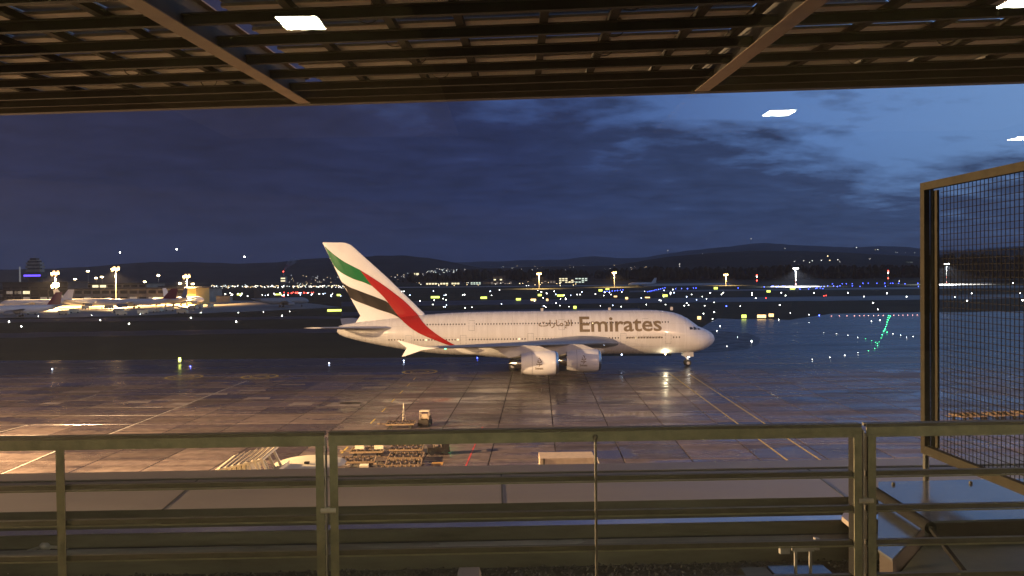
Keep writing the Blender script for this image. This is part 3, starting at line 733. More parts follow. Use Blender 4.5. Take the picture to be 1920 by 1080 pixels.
# landing gear
def wheel(parent, c, r, w):
    t_ = MB(); t_.tube(c-Vector((0, w/2, 0)), c+Vector((0, w/2, 0)), r, n=20); o = t_.build('wheel', M['rubber'], parent, smooth=True)
    h = MB(); h.tube(c-Vector((0, w/2+.02, 0)), c+Vector((0, w/2+.02, 0)), r*.48, n=14); h.build('wheel_hub', M['ac_under'], o if parent is plane else parent)
    return o
ng = MB(); ng.tube(ac(5.3, 0, .6), ac(5.0, 0, 3.2), .16); ng.tube(ac(5.3, 0, 1.3), ac(6.6, 0, 3.0), .1); ng.tube(ac(5.3, -.6, .62), ac(5.3, .6, .62), .09)
ng.box(NX-6.2, NX-4.3, PD-1.05, PD-1.0, 1.9, 2.75); ng.box(NX-6.2, NX-4.3, PD+1.0, PD+1.05, 1.9, 2.75)
g = ng.build('nose_gear', M['ac_under'], plane)
for yy in (-.52, .52): wheel(g, ac(5.3, yy, .62), .62, .42)
def bogie(xn, y, axles):
    b = MB(); L = (axles-1)*1.7; b.beam(ac(xn-L/2, y, .72), ac(xn+L/2, y, .72), .25, .3); b.tube(ac(xn, y, .8), ac(xn, y*.9, 4.2), .24); b.tube(ac(xn, y, 1.3), ac(xn-2, y*.8, 3.8), .12)
    gg = b.build('main_gear', M['ac_metal'], plane)
    for k in range(axles):
        for s_ in (-.75, .75): wheel(gg, ac(xn - L/2 + k*1.7, y+s_, .7), .70, .5)
for sg in (-1, 1): bogie(33.6, sg*6.2, 2); bogie(37.4, sg*2.6, 3)
# aircraft lights
def bulb(name, p, r, mat, parent=plane, watts=0, col=(1, 1, 1), rad=.15, spot=None):
    o = MB().ball(p, r).build(name, mat, parent)
    if watts:
        ld = bpy.data.lights.new(name+'_light', 'SPOT' if spot else 'POINT'); ld.energy = watts; ld.color = col; ld.shadow_soft_size = rad
        lo = bpy.data.objects.new(name+'_light', ld); COL.objects.link(lo); lo.location = Vector(p) + Vector((0, -r-.15, 0)) if not spot else p; lo.parent = parent
        if spot:
            ld.spot_size = spot[1]; ld.spot_blend = .5
            lo.rotation_euler = Vector(spot[0]).to_track_quat('-Z', 'Y').to_euler()
    return o
bulb('landing_lamp', ac(5.1, -.55, 1.95), .22, M['l_white'])
bulb('landing_lamp', ac(9.9, -1.9, 2.50), .11, M['l_warm'], watts=220, col=(1, .85, .55), rad=.3)
bulb('wing_root_lamp', on_y(1132, 645, PD-6.2), .24, M['l_cool'])
bulb('wing_tip_lamp', on_y(835, 653, PD-36), .14, M['l_green'])
bulb('belly_lamp', ac(18, -.4, 2.35), .10, M['l_cool'])
for a in (8, 20, 33):
    MB().prism([(NX-a-.5, PD-.03), (NX-a, PD-.03), (NX-a, PD+.03), (NX-a-.5, PD+.03)], 10.8, 11.45).build('antenna', M['ac_under'], fuselage)

# ================================================================== FAR AIRFIELD THINGS
def mast(px, pb, ptop, mat, col, watts, rings=1, label='', group='floodlight masts on the airfield', spot=True, hw=1.7, red=False):
    b = on_z(px, pb, 0); top = on_y(px, ptop, b.y); H = top.z
    root = empty('floodlight_mast', (b.x, b.y, 0), label=label, cat='floodlight mast', group=group)
    MB().tube((0, 0, 0), (0, 0, H), .38, .18, n=8).build('pole', M['mast'], root)
    for r_ in range(rings):
        z = H - r_*H*.36
        MB().box(-hw, hw, -.15, .15, z-.1, z+.1).build('crossarm', M['mast'], root)
        n = 4
        for k in range(n):
            x = -hw + 2*hw*(k+.5)/n
            MB().box(x-hw*.2, x+hw*.2, -.65, -.2, z-.75, z+.35).build('lamp_head', mat, root)
            if watts and mat is M['l_sod']: MB().ball((x, -.4, z+1.0 if k % 2 else z-1.35), hw*.30, n=8, m=5).build('bloom_ball', M['l_glow'], root)  # amber balls added to stand for the bloom around the lamp heads
    if watts:
        ld = bpy.data.lights.new('flood', 'SPOT'); ld.energy = watts; ld.color = col; ld.shadow_soft_size = 1.0; ld.spot_size = R(152); ld.spot_blend = .35
        lo = bpy.data.objects.new('flood_light', ld); COL.objects.link(lo); lo.parent = root; lo.location = (0, -2.2, H-2.2); lo.rotation_euler = (R(-3), 0, 0)
    if red:
        for zz in (H*.35, H*.05+1.5): MB().ball((0, -.5, zz), .5).build('obstruction_lamp', M['l_red'], root)
    return root
SOD = (1, .60, .24)
GM = 'floodlight masts on the airfield'
mast(105, 576, 512, M['l_sod'], SOD, 680000, 2, 'tall apron floodlight mast with two tiers of orange lamps, leftmost and nearest', hw=2.6)
mast(218, 573, 504, M['l_sod'], SOD, 680000, 1, 'orange floodlight mast behind the dark tailed parked airliner', hw=2.8)
mast(351, 571, 518, M['l_sod'], SOD, 680000, 1, 'orange floodlight mast at the right end of the pier building', hw=2.4)
for px, pt, lb in ((166, 508, 'slim pale lamp mast rising behind the pier left of centre'), (142, 523, 'short lamp mast behind the pier beside the tall slim one'), (181, 521, 'left one of two close lamp masts behind the pier'), (192, 519, 'right one of two close lamp masts behind the pier'), (256, 531, 'short lamp mast behind the pier roof above the parked airliner'), (272, 528, 'short twin lamp mast left of the slim mast behind the pier'), (298, 516, 'slim pale lamp mast rising behind the pier right part'), (338, 531, 'short lamp mast beside the yellow lit pier end'), (362, 532, 'short lamp mast at the far right corner of the pier')):
    mast(px, 556, pt, M['l_warm'], SOD, 0, 1, lb, hw=1.3)
mast(1011, 541, 513, M['l_sod'], SOD, 400000, 1, 'orange floodlight mast in front of the lit far hangars', hw=3)
mast(1152, 538, 511, M['l_sod'], SOD, 400000, 1, 'orange floodlight mast above the far parked aircraft', hw=3)
mast(1361, 535, 515, M['l_sod'], SOD, 300000, 1, 'dim orange floodlight mast beside the lit sand bank', hw=3)
mast(1492, 537, 503, M['l_white'], (.9, .95, 1), 600000, 1, 'bright white floodlight mast with a white lit patch of apron below', red=True, hw=3.2)
mast(1775, 533, 495, M['l_white'], (.9, .95, 1), 600000, 1, 'bright white floodlight mast seen through the wire mesh screen', red=True, hw=3.2)
for px, a, b, lb in ((1419, 516, 534, 'slender red and white obstruction mast left of the white floodlight'), (1665, 508, 533, 'slender red and white obstruction mast near the mesh screen')):
    q = on_z(px, b, 0); H = on_y(px, a, q.y).z
    r_ = empty('obstruction_mast', (q.x, q.y, 0), label=lb, cat='mast')
    MB().tube((0, 0, 0), (0, 0, H), .4, .3, n=6).build('pole', M['mast'], r_)
    for zz in (H, H*.45): MB().ball((0, -.6, zz), .8).build('obstruction_lamp', M['l_red'], r_)
    MB().ball((0, -.6, H*.85), .6).build('lamp', M['l_white'], r_)

# control tower
b = on_z(62, 548, 0); tw = empty('control_tower', (b.x, b.y, 0), label='dark stepped control tower with a glowing violet band behind the pier', cat='control tower')
sc_ = b.y/FPX
def tz(py): return on_y(62, py, b.y).z
MB().box(-9*sc_, 9*sc_, 0, 16*sc_, 0, tz(520)).build('shaft', M['bldg_dark'], tw)
MB().box(-15*sc_, 16*sc_, -2, 18*sc_, tz(520), tz(512)).build('lower_deck', M['bldg_dark'], tw)
MB().box(-15.2*sc_, 16.2*sc_, -2.4, -2.05, tz(518.5), tz(515)).build('violet_band', M['strip_violet'], tw)
for a, c, w in ((510, 505, 13), (503, 498, 13.5), (496, 492, 12.5), (490, 487, 7)):
    MB().box(-w*sc_, (w+1)*sc_, 0, 15*sc_, tz(a), tz(c)).build('gallery', M['bldg'], tw)
    MB().box(-w*sc_*.8, w*sc_*.8, 1, 13*sc_, tz(c)-.01, tz(c)+3*sc_).build('glazing', M['glass_dark'], tw)
MB().tube((0, 5, tz(487)), (0, 5, tz(478)), .5, .2).build('aerial', M['mast'], tw)
p = on_z(38, 548, 0); r_ = empty('white_pylon', (p.x, p.y, 0), label='thin white self-glowing pylon just left of the control tower', cat='pylon')
MB().tube((0, 0, 0), (0, 0, on_y(38, 500, p.y).z), 1.4, .9, n=8).build('shaft', pm('pylon_glow', (.8, .8, .75), .5, var=.05, emit=(1, .9, .7), estr=.12), r_)  # light falling on the shaft is put in as a faint glow

# pier building at left (several volumes)
def pier(pxa, pxb, pbase, ptop, depth, wallm, label, floors=2, lit_p=.35, roofh=.8, windows=True):
    a = on_z(pxa, pbase, 0); c = on_z(pxb, pbase, 0); L = (c-a).length; H = on_y(pxa, ptop, a.y).z
    rz = math.atan2(c.y-a.y, c.x-a.x)
    root = empty('pier_building', (a.x, a.y, 0), rz, label=label, cat='building')
    MB().box(0, L, 0, depth, 0, H).build('wall', wallm, root)
    MB().box(-1, L+1, -1.2, depth+1, H, H+roofh).build('roof', M['bldg_dark'], root)
    if windows:
        fh = H/floors; n = max(2, int(L/9)); ww = L/n
        for f in range(floors):
            for k in range(n):
                mt = random.choice([M['win_lit'], M['win_dim'], M['win_dim']]) if random.random() < lit_p else M['glass_dark']
                MB().box(k*ww+ww*.12, (k+1)*ww-ww*.12, -.15, .1, f*fh+fh*.3, f*fh+fh*.78).build('window', mt, root)
    return root
pier(-80, 368, 566, 544, 30, M['bldg'], 'long low floodlit pier building behind the parked airliners', 2, .25)
pier(5, 128, 566, 531, 20, M['bldg_dark'], 'dark upper hall standing behind the left part of the pier', 1, .0)
pier(130, 275, 560, 533, 22, M['bldg'], 'pale glazed hall rising behind the middle of the pier', 3, .35)
pier(351, 368, 571, 540.5, 14, pm('yellow_end', (.55, .42, .14), .6, var=.1), 'small yellow painted block at the right end of the pier', 1, 0, windows=False)
pier(300, 330, 560, 538, 14, M['bldg'], 'small lit roof hall above the right part of the pier', 1, 1)

# generic parked airliner
def small_airliner(L=37, finmat=None, label='', bodymat=None):
    root = empty('parked_airliner', label=label, cat='airliner', group='airliners parked at the far gates')
    R_ = 2.0; bodymat = bodymat or M['ac_white']; n = 16
    prof = [(0, .1, 3.2), (.8, 1.0, 3.3), (2.5, 1.7, 3.6), (5, R_, 3.8), (L*.68, R_, 3.8), (L*.85, 1.3, 4.4), (L*.97, .4, 5.1), (L, .1, 5.2)]
    rr = [[(L/2-x, r*math.cos(math.tau*i/n), z+r*math.sin(math.tau*i/n)) for i in range(n)] for x, r, z in prof]
    MB().loft(rr).build('fuselage', bodymat, root, smooth=True)
    for s_ in (-1, 1):
        W = [(1.5, L*.32, 7.5, 3.0, .9), (7, L*.45, 4.3, 3.5, .5), (17, L*.60, 1.7, 4.4, .2)]
        MB().loft([[(L/2-x, s_*y, z0+z) for x, z in airfoil(le, ch, th)] for y, le, ch, z0, th in W]).build('wing', M['ac_under'], root, smooth=True)
        MB().loft([[(L/2-x, s_*y, z0+z) for x, z in airfoil(le, ch, th, 0)] for y, le, ch, z0, th in [(.5, L*.86, 4.2, 5, .35), (6.2, L*.93, 1.8, 5.5, .12)]]).build('tailplane', M['ac_under'], root)
        e_ = MB(); e_.loft([[(L/2-x, s_*5.8+r*math.cos(math.tau*i/14), 2.0+r*math.sin(math.tau*i/14)) for i in range(14)] for x, r in ((L*.33, .95), (L*.36, 1.15), (L*.42, 1.1), (L*.45, .8))]); e_.build('engine_nacelle', M['ac_grey'], root, smooth=True)
        g_ = MB(); g_.tube((L/2-L*.5, s_*3, .5), (L/2-L*.5, s_*2.6, 2.8), .15, n=6); g_.tube((L/2-L*.5, s_*3-.4, .55), (L/2-L*.5, s_*3+.4, .55), .55, n=12); g_.build('main_gear', M['rubber'], root)
    g_ = MB(); g_.tube((L/2-4.5, 0, .4), (L/2-4.5, 0, 2.4), .1, n=6); g_.tube((L/2-4.5, -.3, .4), (L/2-4.5, .3, .4), .4, n=12); g_.build('nose_gear', M['rubber'], root)
    F = [((L*.80, 5.2), (L*.97, 5.4), .25), ((L*.92, 11.8), (L*1.0, 11.8), .1)]
    MB().loft([[(L/2-(lx+(tx-lx)*c), -t_*th, lz+(tz_-lz)*c) for c, t_ in AF] + [(L/2-(lx+(tx-lx)*c), t_*th, lz+(tz_-lz)*c) for c, t_ in reversed(AF[1:])] for (lx, lz), (tx, tz_), th in F]).build('tail_fin', finmat or M['ac_white'], root)
    return root
fred = pm('dark_red_fin', (.20, .02, .05), .35, var=.05); fblue = pm('blue_fin', (.05, .12, .35), .35, var=.05)
for px, py, rz, fm, L, lb in ((70, 579, 186, M['ac_white'], 44, 'white airliner floodlit at the gate left of the two tiered mast'), (160, 577, 8, M['ac_white'], 38, 'white airliner nose in just right of the two tiered mast'), (256, 578, 178, fred, 52, 'pale airliner with dark red tail fin in front of the pier'),
                              (318, 574, 150, fblue, 36, 'airliner with pale blue tail behind the red tailed one'), (40, 594, 200, fred, 36, 'airliner at the near left corner of the far apron with dark tail'), (345, 573, 60, M['ac_white'], 32, 'small airliner parked under the right floodlight mast')):
    o = small_airliner(L, fm, lb); p = on_z(px, py, 0); o.location = p; o.rotation_euler = (0, 0, R(rz))
o = small_airliner(34, M['ac_dark'], 'dark airliner alone on the lit strip of the far apron', M['ac_grey']); o.location = on_z(528, 576, 0); o.rotation_euler = (0, 0, R(35))
o = small_airliner(38, M['ac_white'], 'white airliner beside the orange floodlight mast on the far side of the airfield'); o.location = on_z(1205, 538, 0); o.rotation_euler = (0, 0, R(186))
# aircraft on approach
for px, py, d, lb in ((334, 467, 2300, 'aircraft on approach with a bright landing light, middle of the three over the hill'), (228, 473, 2800, 'aircraft on approach with a bright landing light, leftmost over the hill'), (460, 481, 2500, 'aircraft on approach with a bright landing light, rightmost over the hill')):
    o = small_airliner(37, M['ac_dark'], lb, M['ac_grey']); o.location = on_y(px, py, d) - Vector((0, 0, 3)); o.rotation_euler = (0, 0, R(-80)); o['group'] = 'aircraft in the approach'
    MB().ball((17, 0, 2), 2.0).build('landing_lamp', M['l_white'], o)

# service vehicles
def van(label, col):
    r_ = empty('service_van', label=label, cat='van', group='service vehicles on the far apron')
    b_ = MB(); b_.add([(x, y, z) for y in (-1, 1) for x, z in ((-2.6, .4), (2.6, .4), (2.6, 1.2), (1.7, 2.2), (-2.6, 2.3))], [(0,1,2,3,4), (9,8,7,6,5)] + [(i, (i+1)%5, 5+(i+1)%5, 5+i) for i in range(5)])
    b_.build('body', col, r_)
    MB().add([(2.45, -.85, 1.35), (2.45, .85, 1.35), (1.80, .85, 2.1), (1.80, -.85, 2.1)], [(0,1,2,3)]).build('windscreen', M['glass_dark'], r_)
    for x in (-1.6, 1.6):
        for y in (-.95, .95): MB().tube((x, y-.12, .38), (x, y+.12, .38), .38, n=10).build('wheel', M['rubber'], r_)
    return r_
proto = None
VL = 'small service van standing on the floodlit far apron among the parked airliners'
VLS = ['service van in front of the two tiered mast, left of a pair', 'service van in front of the two tiered mast, right of a pair', 'service van below the second orange mast, farther one', 'service van below the second orange mast, nearer one', 'service van under the belly of the red tailed airliner, left', 'service van under the red tail fin', 'service van right of the red tail fin', 'service van right of the third orange mast, farther left one', 'service van right of the third orange mast, rightmost of the pair', 'service van between the two tiered mast and the second mast', 'service van at the far left beside the near corner airliner', 'service van near the nose of the second parked airliner', 'service van alone near the pale box building', 'service van on the front edge of the lit apron below the third mast', 'service van on the front edge of the lit apron under the red tailed airliner']
for i, (px, py) in enumerate(((120, 590), (140, 587), (222, 586), (228, 591), (282, 586), (300, 585), (318, 583), (362, 580), (372, 578), (204, 579), (60, 590), (160, 580), (395, 577), (342, 588), (268, 589))):
    if proto is None: proto = van(VL, M['cream']); o = proto
    else: o = copy_tree(proto)
    o['label'] = VLS[i]
    o.location = on_z(px, py, 0); o.rotation_euler = (0, 0, R(random.choice((0, 170, 20, 90))))
o = empty('cargo_box', on_z(421, 566, 0), label='pale box building standing alone at the right edge of the far apron', cat='shed')
MB().box(-5, 5, -3, 3, 0, 4.2).build('wall', M['beige'], o); MB().box(-5.4, 5.4, -3.4, 3.4, 4.2, 4.6).build('roof', M['bldg_dark'], o)

# chimney with smoke
b = on_z(532, 527.6, 0); b = on_y(532, 528, 2600); b.z = 0
ch = empty('chimney', b, label='tall thin chimney trailing pale smoke in front of the wooded hill', cat='chimney')
MB().tube((0, 0, 0), (0, 0, on_y(532, 509, 2600).z), 3.2, 2.2, n=10).build('stack', M['bldg'], ch)
MB().box(-9, 9, -8, 8, 0, 20).build('base', M['bldg'], ch)
for zz in (4, 12): MB().box(-7, 7, -8.4, -8.1, zz, zz+4).build('window', M['win_lit'], ch)
MB().ball((0, -3, on_y(532, 509, 2600).z), 1.6).build('obstruction_lamp', M['l_red'], ch)
smk = bpy.data.materials.new('smoke'); smk.use_nodes = True; t = smk.node_tree; t.nodes.clear()
pv = N(t, 'ShaderNodeVolumePrincipled'); pv.inputs['Density'].default_value = .05; pv.inputs['Color'].default_value = (.8, .8, .85, 1)
nn = N(t, 'ShaderNodeTexNoise'); nn.inputs['Scale'].default_value = .06; gg_ = N(t, 'ShaderNodeTexCoord'); t.links.new(gg_.outputs['Object'], nn.inputs[0])
t.links.new(math_n(t, 'MULTIPLY', math_n(t, 'SUBTRACT', nn.outputs[0], .38, True), .22), pv.inputs['Density'])
t.links.new(pv.outputs[0], N(t, 'ShaderNodeOutputMaterial').inputs['Volume'])
sp_ = [on_y(a, c, 2600) for a, c in ((532.5, 508.5), (536, 502), (541, 497), (547, 491), (555, 484))]
rr = []
for k, p in enumerate(sp_):
    r0 = (1.5, 5, 8, 12, 13)[k]
    rr.append([p + Vector((r0*math.cos(math.tau*i/10), r0*math.sin(math.tau*i/10), -.4*r0*math.cos(math.tau*i/10))) for i in range(10)])
MB().loft(rr).build('smoke_plume', smk, kind='stuff')

# far buildings in the middle
def far_bldg(pa, pb, base, top, dist, label, litp, mat='win_lit', floors=2, wall=None):
    a = on_y(pa, base, dist); c = on_y(pb, base, dist); H = on_y(pa, top, dist).z
    z0 = max(0, min(a.z, 400)) if base < 520 else 0
    root = empty('far_building', (a.x, dist, z0), label=label, cat='building', group='buildings along the far side of the airfield')
    L = c.x-a.x; h = max(5, H-z0)
    MB().box(0, L, 0, L*.35, 0, h).build('wall', wall or M['bldg_dark'], root); MB().box(-1, L+1, -1, L*.35+1, h, h+1.2).build('roof', M['bldg_dark'], root)
    n = max(2, int((pb-pa)/5)); w = L/n; fh = h/floors
    for f in range(floors):
        for k in range(n):
            mt = M[mat] if random.random() < litp else M['glass_dark']
            MB().box((k+.15)*w, (k+.85)*w, -.5, -.05, f*fh+fh*.25, f*fh+fh*.8).build('window', mt, root)
for a in ((788, 862, 540, 531, 1500, 'long low far hall with a row of warm lit openings behind the tail fin', .6, 'win_lit', 1),
          (882, 902, 540, 529, 1500, 'small far building with brilliantly lit pale front', .95, 'win_cool', 2),
          (905, 960, 539, 532, 1520, 'low dark far building right of the brilliantly lit one', .35, 'win_dim', 2),
          (1048, 1076, 538, 521, 1600, 'far office block with warm and pale windows, left of the pair', .75, 'win_lit', 3),
          (1078, 1102, 538, 521, 1600, 'far office block with pale windows, right of the pair', .7, 'win_cool', 3),
          (925, 948, 534, 518, 1700, 'tall dark far block with a few lights behind the low halls', .2, 'win_lit', 3),
          (1014, 1042, 538, 527, 1600, 'dim far workshop just right of the orange mast', .3, 'win_dim', 2),
          (773, 786, 517, 511, 2700, 'single bright lit house on the slope behind the tail fin', .95, 'win_lit', 1),
          (1597, 1622, 500, 496, 2500, 'pale long house high on the dark slope', .35, 'win_dim', 1),
          (1647, 1676, 503, 498, 2400, 'greenhouse like roof on the slope left of the mesh screen', .2, 'win_dim', 1),
          (1682, 1692, 503, 500.5, 2300, 'small bright lit building on the slope left of the mesh screen', .95, 'win_cool', 1),
          (1700, 1712, 494, 491.5, 2500, 'small pale lit building higher on the slope near the mesh frame', .95, 'win_cool', 1)):
    far_bldg(*a)
# distant masts / radio tower on the far ridge
for px, pa, pb, d, lb in ((1408, 447, 459, 9300, 'radio tower on top of the highest far hill'), (1252, 469, 476, 9300, 'small lit tower on the far ridge')):
    a = on_y(px, pa, d); b = on_y(px, pb, d); r_ = empty('radio_tower', (b.x, d, b.z-20), label=lb, cat='tower')
    MB().tube((0, 0, 0), (0, 0, a.z-b.z+20), 6, 2.5, n=6).build('shaft', M['mast'], r_); MB().ball((0, -8, a.z-b.z+16), 7).build('lamp', lampmat('tower_lamp', (1, .9, .7), .8), r_)
# town lights on slopes and plain
def hillhit(px, py):
    d = ray(px, py).normalized(); best = None
    for tr_ in (bvM, bvL, bvF):
        h = tr_.ray_cast(EYE, d)
        if h[0] and (best is None or h[3] < best[3]): best = h
    if best is None: return None
    return EYE + d*(best[3]*.992)
tl = {'l_white': MB(), 'l_warm': MB(), 'l_cool': MB()}
tmat = {'l_white': lampmat('town_white', (1, .95, .82), 9), 'l_warm': lampmat('town_warm', (1, .72, .35), 9), 'l_cool': lampmat('town_cool', (.8, .95, 1), 8)}
def town(px, py, key='l_white', k=1.0):
    p = hillhit(px, py)
    if p is None:
        p = on_z(px, py, 3.0) if py > interp([(0, 530), (1920, 512)], px) else on_y(px, py, 3000)
    r_ = max(.4, p.y*.00032*k); tl[key].ball(p, r_, n=6, m=4)
for _ in range(170):   # bright rows on the plain left of the tail
    px = random.uniform(380, 660); py = random.gauss(537.5 - (px-380)*.004, 1.3)
    town(px, py, random.choice(('l_white', 'l_white', 'l_cool', 'l_warm')), random.uniform(.6, 1.25))
for _ in range(110):
    px = random.uniform(520, 900); py = random.uniform(512, 531) + (4 if px < 600 else 0); town(px, py, random.choice(('l_white', 'l_warm', 'l_cool')), random.uniform(.35, .8))
for _ in range(40): town(random.gauss(840, 22), random.gauss(508, 2), random.choice(('l_white', 'l_cool')), random.uniform(.4, .8))
for _ in range(26): town(random.uniform(900, 1215), random.uniform(497, 506), random.choice(('l_white', 'l_warm')), random.uniform(.3, .6))
for _ in range(45): town(random.uniform(780, 1110), random.uniform(528, 536), random.choice(('l_white', 'l_warm', 'l_warm')), random.uniform(.5, 1.1))
for px, py, k in ((1490, 490, .9), (1507, 489, .9), (1523, 489, .9), (1540, 488, 1.1), (1552, 480, 1.6), (1556, 488, 1.2), (1571, 487, 1.1), (1575, 491, .7), (1518, 492, 1), (1631, 485, .7), (1640, 505, .9), (1472, 466, .7), (1606, 464, 1.1), (1641, 468, 1.3), (1646, 468, .9), (1680, 473, .6), (1683, 473, .6), (1698, 473, .5), (1715, 474, .8), (1703, 505, 1), (1717, 505, 1), (1727, 504, 1),
                  (1317, 475, .7), (1274, 499, .8), (1274, 495, .7), (1237, 515, .8), (1252, 513, .7), (1212, 513, .8), (1222, 517, .7), (1751, 502, 1.1), (1797, 501, 1.3), (1833, 495, .7), (1755, 512, .7), (1765, 511, .7), (1780, 512, .7), (1793, 511, .7), (1396, 522, .6), (1686, 527, .9)):
    town(px, py, 'l_white' if k < 1.2 else 'l_warm', k)
for k, mb in tl.items():
    if mb.v: mb.build('town_lights', tmat[k], kind='stuff', label='scattered lights of the far town and houses along the hills')

# ---- airfield lights, one object each
def lightmesh(mat, r):
    mb = MB(); mb.ball((0, 0, .16), r, n=8, m=6, mi=0); mb.tube((0, 0, 0), (0, 0, .15), .06, n=6, mi=1); return mb.mesh('airfield_light', [mat, M['mast']], True)
cache = {}
def where(px, py):
    if px > 1740: return 'white airfield light seen through the wire mesh screen'
    if px > 1560: return 'white airfield light on the ' + ('dark far grass' if py < 588 else 'wet taxiway') + ' left of the mesh screen'
    if px > 1345: return 'white airfield light on the ' + ('dark far grass' if py < 588 else 'wet taxiway') + ' right of the aircraft nose'
    if px > 1240: return 'white airfield light in the dark field above the cockpit'
    if px > 1080: return 'white airfield light in the dark field above the wordmark'
    if px > 900: return 'white airfield light in the dark field above the wing'
    if px > 640: return 'white airfield light in the dark field just right of the tail fin'
    if px > 520: return 'white airfield light in the dark field just left of the tail fin'
    if px > 380: return 'white airfield light between the far apron and the chimney'
    return 'white airfield light on the dark grass in front of the floodlit far apron'
def alight(px, py, key, k=1.0, label='', group='', name='taxiway_light', cat='airfield light'):
    if name == 'airfield_light': label = where(px, py); group = label.replace('light ', 'lights ', 1)
    p = on_z(px, py, .16); r = max(.07, min(.6, p.y*.00047*k)); r = round(r/.03)*.03 + .0
    if (key, r) not in cache: cache[(key, r)] = lightmesh(M[key], r)
    return put(name, cache[(key, r)], None, (p.x, p.y, 0), label=label, cat=cat, group=group)
LW = dict(label='small white airfield light glowing in the dark grass and pavement across the field', group='white airfield lights', name='airfield_light')
for px, py, k in ((17,603,1.5),(40,612,1.5),(188,600,1.2),(242,607,1.6),(358,596,1.4),(443,603,1.6),(529,592,1.5),(72,593,.7),(172,591,.7),(263,589,.7),(377,586,.7),(447,586,.7),(494,585,.7),(543,584,.7),
    (1637,568,1.6),(1462,572,1.2),(1339,585,1.2),(1319,588,1),(1409,640,1.5),(1363,649,.8),(1383,632,.7),(1336,598,.8),(1283,573,.9),(1388,574,.7),(1212,571,.8),(1248,571,.7),(1321,573,.7),(1297,552,.7),(1353,552,.7),(1356,549,.7),(1410,549,.8),(1410,553,.7),(1417,559,.8),
    (1465,549,.8),(1473,554,.8),(1526,549,1),(1590,549,1.1),(1620,556,.9),(1663,550,1.1),(1700,556,.9),(1646,580,.8),(1482,587,.8),(1517,590,.7),(1460,599,.8),(1755,577,1),(1813,564,1.3),(1790,557,.9),(1822,550,1.1),(1846,584,.7),(1899,531,1),(1913,550,1),(1917,563,1.6),(1212,620,.6),
    (1609,661,.6),(1584,666,.6),(1556,670,.6),(1523,674,.6),(1634,602,.6),(1650,600,.6),(1700,632,.6),(1712,631,.6),(1350,611,.7),(1344,620,.9),(1517,605,.5)):
    alight(px, py, 'l_white', k, **LW)
rs_ = random.Random(3)
for _ in range(85):
    px = rs_.uniform(650, 1340); py = rs_.choice((545, 549, 553, 558, 563, 570, 575)) + rs_.uniform(-2, 2) + (1000-px)*.006
    alight(px, py, 'l_cool' if rs_.random() < .3 else 'l_white', rs_.uniform(.5, .95), **LW)
for _ in range(40):
    alight(rs_.uniform(385, 650), rs_.uniform(549, 556), 'l_cool' if rs_.random() < .4 else 'l_white', rs_.uniform(.5, 1.0), **LW)
LB = dict(label='small blue taxiway edge light along the far side of the field', group='far blue taxiway edge lights')
blues = [(1446,537),(1449,536),(1457,538),(1460,537),(1468,536),(1472,537),(1500,542),(1516,542),(1519,539),(1530,541),(1532,540),(1538,540),(1540,537),(1543,541),(1545,537),(1552,536),(1561,532),(1563,536),(1570,537),(1575,536),(1579,532),(1587,532),(1598,532),(1598,536),(1613,537),(1618,531),(1628,531),(1644,531),(1659,531),(1660,537),(1670,531),(1674,531),(1685,531),(1697,532),(1721,531),(1722,537),(1433,538),(1384,540),(1305,540),(1300,540),(1289,541),(1278,541),(1267,541)]
blues += [(1214+i*4.1, 547.2-i*.95) for i in range(9)] + [(1133+i*5, 547-i*.5) for i in range(8)]
for px, py in blues: alight(px, py, 'l_blue', .62, **LB)
for px, py, lb in ((98, 692, 'blue white edge light at the far left edge of the wet apron'), (357, 687, 'blue edge light right below the tilted yellow sign'), (617, 681, 'blue edge light on the grass below the aircraft tail'), (757, 676, 'blue edge light beside the hanging wing tip'), (895, 671, 'blue edge light behind the main wheels'), (1362, 574, 'blue light in the grass above the aircraft nose'), (1536, 591, 'single blue light beside the row of pale red lights'), (1911, 625, 'blue light seen through the mesh at the right edge')):
    alight(px, py, 'l_cool' if px in (98, 617, 757) else 'l_blue', 1.1, label=lb, group='near blue edge lights')
LR = dict(label='pale red light in the straight row across the right taxiway', group='row of pale red lights')
for px in (1559,1574,1588,1602,1611.5,1620,1628.5,1638,1647,1656,1676,1685,1693,1702,1711,1720,1729): alight(px, 592.5-(px-1559)*.012, 'l_pink', .6, **LR)
LG = dict(label='green taxiway centre line light in the curving line on the wet right taxiway', group='green centre line lights')
for x, y in ((1243,458),(1252,460),(1240,468),(1247,470),(1237,478),(1243,480),(1236,490),(1233,502),(1229,513),(1226,524),(1223,530),(1218,536),(1236,541),(1265,549),(1303,555),(1211,553),(1205,570),(1195,590),(1187,597),(1188,607),(1173,622),(1142,634),(1178,592),(1158,582),(1128,574),(1088,566),(1040,557),(982,549),(918,543)):
    far_ = x < 1100 or x > 1260
    alight(x/2.667+1200, y/2.667+420, 'l_cool' if far_ else 'l_green', .8 if far_ else .72, **LG) if not far_ else alight(x/2.667+1200, y/2.667+420, 'l_white', .55, **LW)
LQ = dict(label='red light in the distant row left of the tail fin', group='distant red lights')
for _ in range(20): alight(rs_.uniform(528, 588), rs_.choice((548.2, 549.4)), 'l_red', .85, **LQ)
alight(532, 555.5, 'l_red', 1.6, label='brightest red light below the far chimney', group='distant red lights')
for px, py in ((1436, 559), (1545, 554.5), (1549, 554)): alight(px, py, 'l_red', .9, label='red light in the dark middle of the right airfield', group='red lights on the right airfield')
